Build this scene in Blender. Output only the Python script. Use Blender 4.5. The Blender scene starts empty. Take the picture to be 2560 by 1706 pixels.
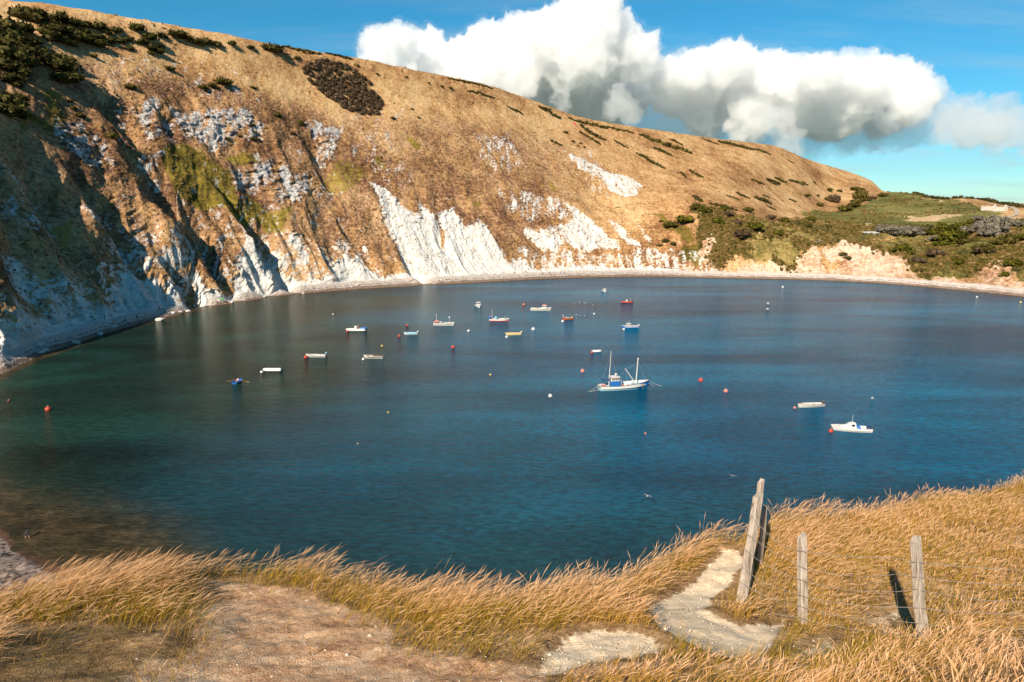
import bpy, bmesh, math, random
import numpy as np
from mathutils import Vector, Matrix

# ------------------------------------------------------------------ camera, sky, sun, exposure
SC = bpy.context.scene
COL = SC.collection
CAM_Z = 40.0
PITCH = math.radians(11.0)
SUN_AZ = math.radians(26.0)      # the light travels towards this bearing (0 = straight ahead, + = right)
SUN_EL = math.radians(35.0)

cam_data = bpy.data.cameras.new('camera')
cam_data.sensor_width = 36.0
cam_data.lens = 24.0
cam_data.clip_start = 0.1
cam_data.clip_end = 90000.0
cam = bpy.data.objects.new('camera', cam_data)
COL.objects.link(cam)
cam.location = (0, 0, CAM_Z)
cam.rotation_euler = (math.pi / 2 - PITCH, 0, 0)
SC.camera = cam

SC.view_settings.view_transform = 'Standard'
SC.view_settings.look = 'None'
SC.view_settings.exposure = 0.8
SC.view_settings.gamma = 1.0
SC.cycles.use_denoising = True
SC.cycles.max_bounces = 12
SC.cycles.diffuse_bounces = 3
SC.cycles.glossy_bounces = 3
SC.cycles.volume_bounces = 12
SC.cycles.transparent_max_bounces = 16
SC.cycles.caustics_reflective = False
SC.cycles.caustics_refractive = False

class NG:
    """short hand for building node trees"""
    def __init__(self, tree):
        self.t = tree
    def n(self, kind, ins=None, **props):
        nd = self.t.nodes.new(kind)
        for k, v in props.items():
            setattr(nd, k, v)
        for k, v in (ins or {}).items():
            self.put(nd.inputs[k], v)
        return nd
    def put(self, sock, v):
        if isinstance(v, bpy.types.NodeSocket):
            self.t.links.new(v, sock)
        elif isinstance(v, bpy.types.Node):
            self.t.links.new(v.outputs[0], sock)
        else:
            if isinstance(v, (tuple, list)) and len(v) == 3 and sock.type == 'RGBA':
                v = (*v, 1.0)
            sock.default_value = v
    def noise(self, vec, scale, detail=4.0, rough=0.55, dist=0.0):
        return self.n('ShaderNodeTexNoise', {'Vector': vec, 'Scale': scale, 'Detail': detail, 'Roughness': rough, 'Distortion': dist}).outputs[0]
    def math(self, op, a, b=0.0, c=0.0, clamp=False):
        nd = self.n('ShaderNodeMath', {0: a, 1: b, 2: c}, operation=op)
        nd.use_clamp = clamp
        return nd.outputs[0]
    def step(self, v, lo, hi, a=0.0, b=1.0):
        return self.n('ShaderNodeMapRange', {'Value': v, 'From Min': lo, 'From Max': hi, 'To Min': a, 'To Max': b}, interpolation_type='SMOOTHSTEP').outputs[0]
    def mix(self, f, a, b, blend='MIX'):
        nd = self.n('ShaderNodeMix', data_type='RGBA', blend_type=blend)
        self.put(nd.inputs[0], f)
        self.put(nd.inputs[6], a)
        self.put(nd.inputs[7], b)
        return nd.outputs[2]
    def ramp(self, f, stops):
        nd = self.n('ShaderNodeValToRGB', {0: f})
        el = nd.color_ramp.elements
        el[0].position, el[0].color = stops[0][0], (*stops[0][1], 1)
        el[1].position, el[1].color = stops[-1][0], (*stops[-1][1], 1)
        for p, c in stops[1:-1]:
            e = el.new(p)
            e.color = (*c, 1)
        return nd.outputs[0]
    def attr(self, name, out=2):
        return self.n('ShaderNodeAttribute', attribute_name=name).outputs[out]
    def mapping(self, vec, rot=(0, 0, 0), scale=(1, 1, 1)):
        return self.n('ShaderNodeMapping', {'Vector': vec, 'Rotation': rot, 'Scale': scale}).outputs[0]

world = bpy.data.worlds.new('World')
SC.world = world
world.use_nodes = True
world.node_tree.nodes.clear()
g = NG(world.node_tree)
sky = g.n('ShaderNodeTexSky', sky_type='NISHITA', sun_disc=False, sun_elevation=SUN_EL, sun_rotation=math.pi + SUN_AZ,
          altitude=0.0, air_density=1.0, dust_density=0.0, ozone_density=3.0)
sky_c = g.n('ShaderNodeHueSaturation', {'Color': sky, 'Saturation': 1.3, 'Hue': 0.47, 'Value': 1.0}).outputs[0]
sky_c = g.mix(1.0, sky_c, (.56, .95, 1.18), 'MULTIPLY')
# thin high streaks everywhere in the sky, thicker towards the horizon
dirn = g.n('ShaderNodeTexCoord').outputs['Generated']
sx = g.n('ShaderNodeSeparateXYZ', {0: dirn})
up = g.math('ADD', g.math('ABSOLUTE', sx.outputs[2]), .10)
flat = g.n('ShaderNodeCombineXYZ', {0: g.math('DIVIDE', sx.outputs[0], up), 1: g.math('DIVIDE', sx.outputs[1], up), 2: 0.0})
veil = g.noise(g.mapping(flat, rot=(0, 0, .5), scale=(.55, 1.5, 1)), .8, 6, .6, .5)
veil = g.math('MULTIPLY', g.step(veil, .47, .74), .75)
low = g.step(sx.outputs[2], .0, .30, .75, .35)
sky_c = g.mix(g.math('MULTIPLY', veil, low), sky_c, (5.6, 6.6, 7.0))
bg = g.n('ShaderNodeBackground', {'Color': sky_c, 'Strength': 0.055})
g.n('ShaderNodeOutputWorld', {'Surface': bg})

sun_data = bpy.data.lights.new('sun', 'SUN')
sun_data.energy = 5.0
sun_data.angle = math.radians(0.5)
sun_data.color = (1.0, 0.87, 0.70)
sun = bpy.data.objects.new('sun', sun_data)
COL.objects.link(sun)
LDIR = Vector((math.sin(SUN_AZ) * math.cos(SUN_EL), math.cos(SUN_AZ) * math.cos(SUN_EL), -math.sin(SUN_EL)))
sun.rotation_euler = LDIR.to_track_quat('-Z', 'Y').to_euler()

# ------------------------------------------------------------------ helpers for objects and materials
def new_mat(name):
    m = bpy.data.materials.new(name)
    m.use_nodes = True
    m.node_tree.nodes.clear()
    return m, NG(m.node_tree)

def finish(ng, color, rough=0.9, bump=None, bump_strength=0.5, bump_dist=0.3, spec=0.2, **extra):
    ins = {'Base Color': color, 'Roughness': rough, 'Specular IOR Level': spec}
    ins.update(extra)
    p = ng.n('ShaderNodeBsdfPrincipled', ins)
    if bump is not None:
        b = ng.n('ShaderNodeBump', {'Height': bump, 'Strength': bump_strength, 'Distance': bump_dist})
        ng.put(p.inputs['Normal'], b)
    ng.n('ShaderNodeOutputMaterial', {'Surface': p})
    return p

def grid_mesh(name, X, Y, Z, attrs, wrap=False):
    m, n = X.shape
    me = bpy.data.meshes.new(name)
    me.vertices.add(m * n)
    co = np.stack([X, Y, Z], -1).reshape(-1).astype(np.float32)
    me.vertices.foreach_set('co', co)
    i = (np.arange(m - 1)[:, None] * n + np.arange(n - 1)[None, :]).reshape(-1)
    q = np.stack([i, i + 1, i + n + 1, i + n], -1).reshape(-1).astype(np.int32)
    nf = len(i)
    me.loops.add(nf * 4)
    me.loops.foreach_set('vertex_index', q)
    me.polygons.add(nf)
    me.polygons.foreach_set('loop_start', np.arange(nf, dtype=np.int32) * 4)
    me.polygons.foreach_set('use_smooth', np.ones(nf, bool))
    me.update(calc_edges=True)
    for k, v in attrs.items():
        a = me.attributes.new(k, 'FLOAT', 'POINT')
        a.data.foreach_set('value', np.ascontiguousarray(v, np.float32).reshape(-1))
    return me

def link(name, me, mat=None, parent=None, **props):
    o = bpy.data.objects.new(name, me)
    COL.objects.link(o)
    if mat is not None and me is not None and not me.materials:
        me.materials.append(mat)
    if parent is not None:
        o.parent = parent
    for k, v in props.items():
        o[k] = v
    return o

# ------------------------------------------------------------------ noise and interpolation (numpy)
def _hash(ix, iy, iz, seed):
    h = ix.astype(np.int64).astype(np.uint32) * np.uint32(374761393) + iy.astype(np.int64).astype(np.uint32) * np.uint32(668265263) + iz.astype(np.int64).astype(np.uint32) * np.uint32(2147483647)
    return _scramble(h + np.uint32((seed * 974711) & 0xFFFFFFFF))

def _scramble(h):
    h = (h ^ (h >> np.uint32(13))) * np.uint32(1274126177)
    h = (h ^ (h >> np.uint32(16))) * np.uint32(2246822519)
    return ((h ^ (h >> np.uint32(15))) & np.uint32(0xFFFFFF)).astype(np.float64) / 8388608.0 - 1.0

def noise3(x, y, z, seed=0):
    x, y, z = np.asarray(x, float), np.asarray(y, float), np.asarray(z, float)
    A, B, C = np.uint32(374761393), np.uint32(668265263), np.uint32(2147483647)
    def axis(v, k):
        i = np.floor(v)
        f = v - i
        h0 = i.astype(np.int64).astype(np.uint32) * k
        return h0, h0 + k, f * f * f * (f * (f * 6 - 15) + 10)
    with np.errstate(over='ignore'):
        x0, x1, ux = axis(x, A)
        y0, y1, uy = axis(y, B)
        sd = np.uint32((seed * 974711) & 0xFFFFFFFF)
        def layer(hz):
            p0, p1 = y0 + hz, y1 + hz
            a = _scramble(x0 + p0)
            a = a + (_scramble(x1 + p0) - a) * ux
            b = _scramble(x0 + p1)
            b = b + (_scramble(x1 + p1) - b) * ux
            return a + (b - a) * uy
        if z.ndim == 0 and float(z) == math.floor(float(z)):
            return layer(np.uint32((int(z) * 2147483647 + int(sd)) & 0xFFFFFFFF))
        z0, z1, uz = axis(z, C)
        a = layer(z0 + sd)
        return a + (layer(z1 + sd) - a) * uz

def fbm(x, y, z, octaves=4, seed=0, gain=0.5):
    s, a, n = 0.0, 1.0, 0.0
    for o in range(octaves):
        s = s + a * noise3(x * 2.03 ** o, y * 2.03 ** o, z * 2.03 ** o, seed + 17 * o)
        n += a
        a *= gain
    return s / n * 1.6

def ridged(x, y, z, octaves=4, seed=0):
    s, a, n = 0.0, 1.0, 0.0
    for o in range(octaves):
        s = s + a * (1 - np.abs(noise3(x * 2.1 ** o, y * 2.1 ** o, z * 2.1 ** o, seed + 31 * o)) * 2.0)
        n += a
        a *= 0.5
    return s / n

def smooth(a, b, x):
    t = np.clip((x - a) / (b - a), 0, 1)
    return t * t * (3 - 2 * t)

def spline(xs, ys, x):
    """Catmull-Rom through the points, monotone-limited, x outside is clamped."""
    xs, ys = np.asarray(xs, float), np.asarray(ys, float)
    d = np.diff(ys) / np.diff(xs)
    m = np.zeros(len(xs))
    m[1:-1] = np.where(d[:-1] * d[1:] > 0, 2 * d[:-1] * d[1:] / (d[:-1] + d[1:] + 1e-12), 0)
    m[0], m[-1] = d[0], d[-1]
    x = np.clip(x, xs[0], xs[-1])
    i = np.clip(np.searchsorted(xs, x, side='right') - 1, 0, len(xs) - 2)
    h = xs[i + 1] - xs[i]
    t = (x - xs[i]) / h
    return ((2 * t ** 3 - 3 * t ** 2 + 1) * ys[i] + (t ** 3 - 2 * t ** 2 + t) * h * m[i]
            + (-2 * t ** 3 + 3 * t ** 2) * ys[i + 1] + (t ** 3 - t ** 2) * h * m[i + 1])

def in_poly(px, py, poly, soft=0.0):
    """Signed distance-ish mask: >0 inside. Returns distance to the outline, negative outside."""
    poly = np.asarray(poly, float)
    inside = np.zeros(px.shape, bool)
    dist = np.full(px.shape, 1e9)
    n = len(poly)
    for k in range(n):
        x0, y0 = poly[k]
        x1, y1 = poly[(k + 1) % n]
        cond = (y0 > py) != (y1 > py)
        with np.errstate(divide='ignore', invalid='ignore'):
            xi = (x1 - x0) * (py - y0) / (y1 - y0 + 1e-12) + x0
        inside ^= cond & (px < xi)
        ex, ey = x1 - x0, y1 - y0
        t = np.clip(((px - x0) * ex + (py - y0) * ey) / (ex * ex + ey * ey + 1e-12), 0, 1)
        dist = np.minimum(dist, np.hypot(px - x0 - t * ex, py - y0 - t * ey))
    return np.where(inside, dist, -dist)

# ------------------------------------------------------------------ the bay: shore, slope and ridge by bearing from the viewpoint
# bearing (deg, + is right) -> shore distance
SHORE = [(-95, 100), (-80, 118), (-66, 146), (-55, 170), (-46, 190), (-37.6, 206), (-36.4, 216), (-35.1, 227), (-32.9, 242), (-31, 257), (-29, 271), (-27.2, 283),
         (-24.4, 304), (-21.6, 319), (-18.7, 334), (-15.3, 346), (-10, 358), (-6.4, 367), (-2.8, 376), (2.7, 395), (8.1, 409),
         (11.7, 416), (16.8, 418), (21.7, 423), (24.8, 425), (27.7, 422), (30.6, 416), (33.2, 407), (35.3, 400), (37, 392), (45, 360), (60, 300)]
# bearing -> ridge distance, ridge height
RIDGE = [(-95, 300, 84), (-80, 330, 98), (-66, 355, 112), (-55, 378, 122), (-46, 395, 129), (-34.9, 413, 134), (-31.8, 417, 136), (-27.5, 425, 136), (-22.6, 437, 136),
         (-17.8, 453, 135), (-12.7, 475, 135), (-6.1, 514, 133), (-2.7, 539, 132), (.8, 570, 127), (6.1, 623, 116), (11.2, 687, 113), (16.2, 771, 111),
         (20.1, 855, 110), (22.6, 923, 99), (25.6, 1000, 86), (27.1, 1010, 75), (28.1, 960, 60), (29.4, 900, 57), (31.3, 880, 52), (32.6, 860, 50.5),
         (36.3, 800, 44), (45, 700, 40), (60, 600, 38)]
# bearing -> slope between shore and ridge, as (distance past the shore, height): beach top, cliff top, two on the slope, break below the ridge
SLOPE = [
    (-95, [(10, 3), (34, 44), (66, 62), (110, 74), (160, 80)]),
    (-66, [(10, 3), (34, 42), (66, 64), (110, 84), (165, 102)]),
    (-46, [(10, 3), (34, 30), (76, 62), (124, 92), (165, 115)]),
    (-37.6, [(10, 3), (36, 26), (80, 62), (124, 95), (170, 121)]),
    (-31, [(9, 3), (34, 25), (72, 57), (112, 93), (140, 119)]),
    (-24.4, [(9, 3), (28, 23), (58, 55), (90, 92), (114, 118)]),
    (-18.7, [(9, 3), (24, 21), (46, 50), (74, 86), (98, 112)]),
    (-10, [(10, 3), (24, 19), (48, 47), (76, 79), (104, 108)]),
    (-2.8, [(10, 3), (26, 19), (58, 49), (95, 82), (132, 110)]),
    (4, [(10, 3), (28, 18), (68, 48), (115, 77), (165, 101)]),
    (8.1, [(10, 3), (28, 17), (76, 45), (130, 71), (190, 97)]),
    (11.7, [(9, 3), (28, 19), (76, 45), (140, 66), (215, 93)]),
    (15, [(8, 3), (24, 18), (48, 37), (130, 57), (260, 92)]),
    (18.5, [(7, 3), (22, 17), (60, 34), (180, 56), (320, 95)]),
    (21.7, [(7, 3), (22, 17), (70, 26), (230, 43), (400, 88)]),
    (24.8, [(7, 3), (25, 17), (130, 26), (330, 39), (450, 62)]),
    (27.7, [(7, 3), (28, 13), (110, 24), (250, 36), (430, 52)]),
    (30.6, [(7, 3), (30, 10), (104, 20), (210, 33), (350, 46)]),
    (37, [(7, 3), (34, 9), (90, 23), (190, 33), (310, 41)]),
    (60, [(7, 3), (34, 9), (90, 20), (150, 30), (220, 35)]),
]
U2 = (0.72, 0.69)        # along the ridge
W2 = (0.69, -0.72)       # down the fall line
SEG = [10, 14, 105, 105, 90, 64, 44, 10, 4]

def bay_levels(az):
    sh = spline([p[0] for p in SHORE], [p[1] for p in SHORE], az)
    rr = spline([p[0] for p in RIDGE], [p[1] for p in RIDGE], az)
    rz = spline([p[0] for p in RIDGE], [p[2] for p in RIDGE], az)
    a = [p[0] for p in SLOPE]
    R = [sh - 40, sh]
    Z = [sh * 0 - 5.0, sh * 0]
    for k in range(5):
        R.append(sh + spline(a, [p[1][k][0] for p in SLOPE], az))
        Z.append(spline(a, [p[1][k][1] for p in SLOPE], az))
    R += [rr, rr + 70, rr + 420]
    Z += [rz, rz - 22, rz - 60]
    return np.array(R), np.array(Z)

def bay_base(az, s):
    """az (n,), s (m,) level coordinate 0..9 -> X, Y, Z arrays (m, n)"""
    R, Z = bay_levels(az)
    lv = np.arange(R.shape[0], dtype=float)
    def cr(V):
        out = np.empty((len(s), V.shape[1]))
        d = np.diff(V, axis=0)
        m = np.zeros_like(V)
        ok = d[:-1] * d[1:] > 0
        m[1:-1] = np.where(ok, 2 * d[:-1] * d[1:] / np.where(ok, d[:-1] + d[1:], 1), 0)
        m[0], m[-1] = d[0], d[-1]
        for q, sv in enumerate(s):
            i = min(int(sv), V.shape[0] - 2)
            t = sv - i
            out[q] = ((2 * t ** 3 - 3 * t ** 2 + 1) * V[i] + (t ** 3 - 2 * t ** 2 + t) * m[i]
                      + (-2 * t ** 3 + 3 * t ** 2) * V[i + 1] + (t ** 3 - t ** 2) * m[i + 1])
        return out
    r, z = cr(R), cr(Z)
    a = np.radians(az)[None, :]
    return r * np.sin(a), r * np.cos(a), z
def bay_grid(cols=1500, dens=1.0):
    az = np.concatenate([np.linspace(-95, -40, int(cols * .12), endpoint=False), np.linspace(-40, 39, int(cols * .82), endpoint=False), np.linspace(39, 60, int(cols * .06))])
    s = np.concatenate([k + np.arange(max(2, int(n * dens))) / max(2, int(n * dens)) for k, n in enumerate(SEG)] + [[9.0]])
    return az, s

# relief of the slopes: gullies, ribs, ledges and roughness
def mask_of(polys, x, y, soft, jit=1.5):
    out = np.zeros(x.shape)
    jx, jy = fbm(x / (soft * 5), y / (soft * 5), 0, 4, 611) * soft * jit, fbm(x / (soft * 5), y / (soft * 5), 0, 4, 612) * soft * jit
    x, y = x + jx, y + jy
    for st, poly in polys:
        p = np.asarray(poly)
        m = (x > p[:, 0].min() - soft) & (x < p[:, 0].max() + soft) & (y > p[:, 1].min() - soft) & (y < p[:, 1].max() + soft)
        if m.any():
            out[m] = np.maximum(out[m], st * smooth(-soft, soft, in_poly(x[m], y[m], p)))
    return out

def line_dist(x, y, pts):
    d = np.full(x.shape, 1e9)
    side = np.zeros(x.shape)
    along = np.zeros(x.shape)
    L = [0.0]
    for a, b in zip(pts[:-1], pts[1:]):
        L.append(L[-1] + math.hypot(b[0] - a[0], b[1] - a[1]))
    for k, (a, b) in enumerate(zip(pts[:-1], pts[1:])):
        ex, ey = b[0] - a[0], b[1] - a[1]
        l2 = ex * ex + ey * ey + 1e-9
        t = np.clip(((x - a[0]) * ex + (y - a[1]) * ey) / l2, 0, 1)
        dx, dy = x - a[0] - t * ex, y - a[1] - t * ey
        dd = np.hypot(dx, dy)
        m = dd < d
        d[m] = dd[m]
        side[m] = np.sign(ex * dy - ey * dx)[m]
        along[m] = ((L[k] + t * math.sqrt(l2)) / L[-1])[m]
    return d, side, along

def bay_relief(X, Y, Z, az, s, chalk, scrub):
    c = X * U2[0] + Y * U2[1]
    w = X * W2[0] + Y * W2[1]
    S = np.broadcast_to(s[:, None], X.shape)
    A = np.broadcast_to(az[None, :], X.shape)
    west = 1 - smooth(0, 16, A)                       # the big chalk face
    face = smooth(1.95, 2.3, S) * (1 - smooth(4.6, 6.0, S))
    lower = smooth(1.95, 2.3, S) * (1 - smooth(3.0, 4.2, S))
    far_left = 1 - smooth(-22, -8, A)
    warp = fbm(c / 60, w / 60, 0, 3, 5) * 14
    rib = ridged((c + warp) / 34, w / 160, 0, 3, 11)
    rib2 = ridged((c + warp * .6) / 11, w / 60, Z / 60, 3, 23)
    amp = face * west * (1.6 + 1.8 * far_left) + .6 * face * (1 - west)
    # buttresses: a long flank towards the sun, a short steep one away from it
    saw = np.zeros_like(X)
    for lam, a, sd in ((37.0, 1.0, 401), (17.0, .45, 411)):
        ph = (c + warp * .8 + 9 * fbm(c / 30, w / 45, Z / 40, 3, sd)) / lam
        fr = ph - np.floor(ph)
        k = _hash(np.floor(ph), np.floor(ph) * 0, np.floor(ph) * 0, sd + 1) * .5 + .5
        saw += a * (.35 + .65 * k) * np.minimum(fr / .72, (1 - fr) / .28)
    butt = face * (1 - smooth(3.3, 4.7, S)) * (far_left * 7.0 + (1 - far_left) * west * 2.2)
    out = amp * (rib - .35) + butt * (saw - .5) + face * (west * (.5 + .9 * lower + .8 * far_left) + .5 * (1 - west)) * (rib2 - .3)
    X2 = X + W2[0] * out
    Y2 = Y + W2[1] * out
    Z2 = Z + .25 * out
    for wd, dp, pts in GULLY:
        p = np.asarray(pts)
        m = (X > p[:, 0].min() - 4 * wd) & (X < p[:, 0].max() + 4 * wd) & (Y > p[:, 1].min() - 4 * wd) & (Y < p[:, 1].max() + 4 * wd)
        jx = noise3(X[m] / 9, Y[m] / 9, Z[m] / 9, 3) * wd * .5
        d, side, al = line_dist(X[m] + jx, Y[m] - jx, pts)
        prof = np.exp(-(d / wd) ** 2 * 1.1) * smooth(-.05, .18, al) * (1 - .55 * smooth(.7, 1.02, al))
        Z2[m] -= dp * prof * 1.0
        # the up-sun bank stands proud
        bank = np.exp(-((d - 1.3 * wd) / (.8 * wd)) ** 2) * (side < 0)
        Z2[m] += .33 * dp * bank * smooth(0, .2, al) * (1 - smooth(.8, 1, al))
    # ledges and broken rock where the chalk shows
    led = ridged(X / 7, Y / 7, Z / 3.2, 4, 41)
    blk = np.abs(noise3(c / 3.1, w / 3.1, Z / 2.2, 57)) + .5 * np.abs(noise3(c / 1.4, w / 1.4, Z / 1.1, 58))
    rock = chalk * face
    rough = fbm(X / 3.2, Y / 3.2, Z / 2.4, 4, 59)
    clean = smooth(.75, 1.0, chalk)
    push = rock * (1.7 * (led - .3) + 1.9 * (blk - .5) + 1.2 * rough) * (.5 + .5 * (.4 + .6 * far_left)) * (1 - .62 * clean)
    push += face * west * (1 - rock) * (.55 + .5 * far_left) * (fbm(c / 6, w / 11, Z / 6, 4, 67) + .8 * (ridged(c / 13, w / 40, Z / 30, 3, 68) - .4))
    X2 += W2[0] * push
    Y2 += W2[1] * push
    # chalk runnels down the clean faces
    run = ridged(c / 4.5 + fbm(c / 20, w / 20, 0, 2, 71), w / 45, Z / 50, 4, 61)
    Z2 += face * smooth(.6, 1, chalk) * (run - .4) * 1.7
    # turf, terracettes and tussocks
    Z2 += (1 - smooth(6.5, 7.2, S) * .5) * smooth(2.0, 2.4, S) * (.45 * fbm(X / 9, Y / 9, 0, 4, 81) + (1 - rock) * .22 * fbm(X / 2.1, Y / 2.1, Z / 2.1, 3, 91))
    # scrub humps on the far side
    Z2 += scrub * smooth(2.0, 2.6, S) * (1.5 * np.abs(fbm(X / 9, Y / 9, 0, 3, 95)) + .8 * np.abs(noise3(X / 3, Y / 3, 0, 96)))
    low = smooth(2.0, 2.5, S) * (1 - smooth(3.0, 4.0, S)) * smooth(9, 15, A)
    g = ridged(A * 1.1 + fbm(X / 40, Y / 40, 0, 3, 97) * .8, S * .25, 0, 4, 99)
    Z2 += low * ((g - .45) * 2.4 + 2.2 * fbm(X / 11, Y / 11, Z / 9, 4, 98))
    # shingle
    bch = smooth(1.0, 1.2, S) * (1 - smooth(1.9, 2.2, S))
    Z2 += bch * .25 * fbm(X / 3, Y / 3, 0, 3, 101)
    # rock shows wherever the relief is too steep to hold turf
    gx = [np.gradient(q, axis=1) for q in (X2, Y2, Z2)]
    gy = [np.gradient(q, axis=0) for q in (X2, Y2, Z2)]
    nx, ny, nz = gx[1] * gy[2] - gx[2] * gy[1], gx[2] * gy[0] - gx[0] * gy[2], gx[0] * gy[1] - gx[1] * gy[0]
    steep = np.sqrt(nx * nx + ny * ny) / (np.abs(nz) + 1e-9)
    return X2, Y2, Z2, steep * face * west

# ------------------------------------------------------------------ the near headland
def tps_fit(P):
    P = np.asarray(P, float)
    n = len(P)
    d = np.hypot(P[:, 0][:, None] - P[:, 0][None], P[:, 1][:, None] - P[:, 1][None])
    Kk = np.where(d > 0, d * d * np.log(d + 1e-12), 0) + np.eye(n) * .08
    A = np.zeros((n + 3, n + 3))
    A[:n, :n] = Kk
    A[:n, n:] = np.c_[np.ones(n), P[:, :2]]
    A[n:, :n] = A[:n, n:].T
    sol = np.linalg.solve(A, np.r_[P[:, 2], 0, 0, 0])
    return P, sol
def tps(fit, x, y):
    P, sol = fit
    z = sol[-3] + sol[-2] * x + sol[-1] * y
    for k in range(len(P)):
        d2 = (x - P[k, 0]) ** 2 + (y - P[k, 1]) ** 2
        z = z + sol[k] * .5 * d2 * np.log(d2 + 1e-12)
    return z
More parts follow.
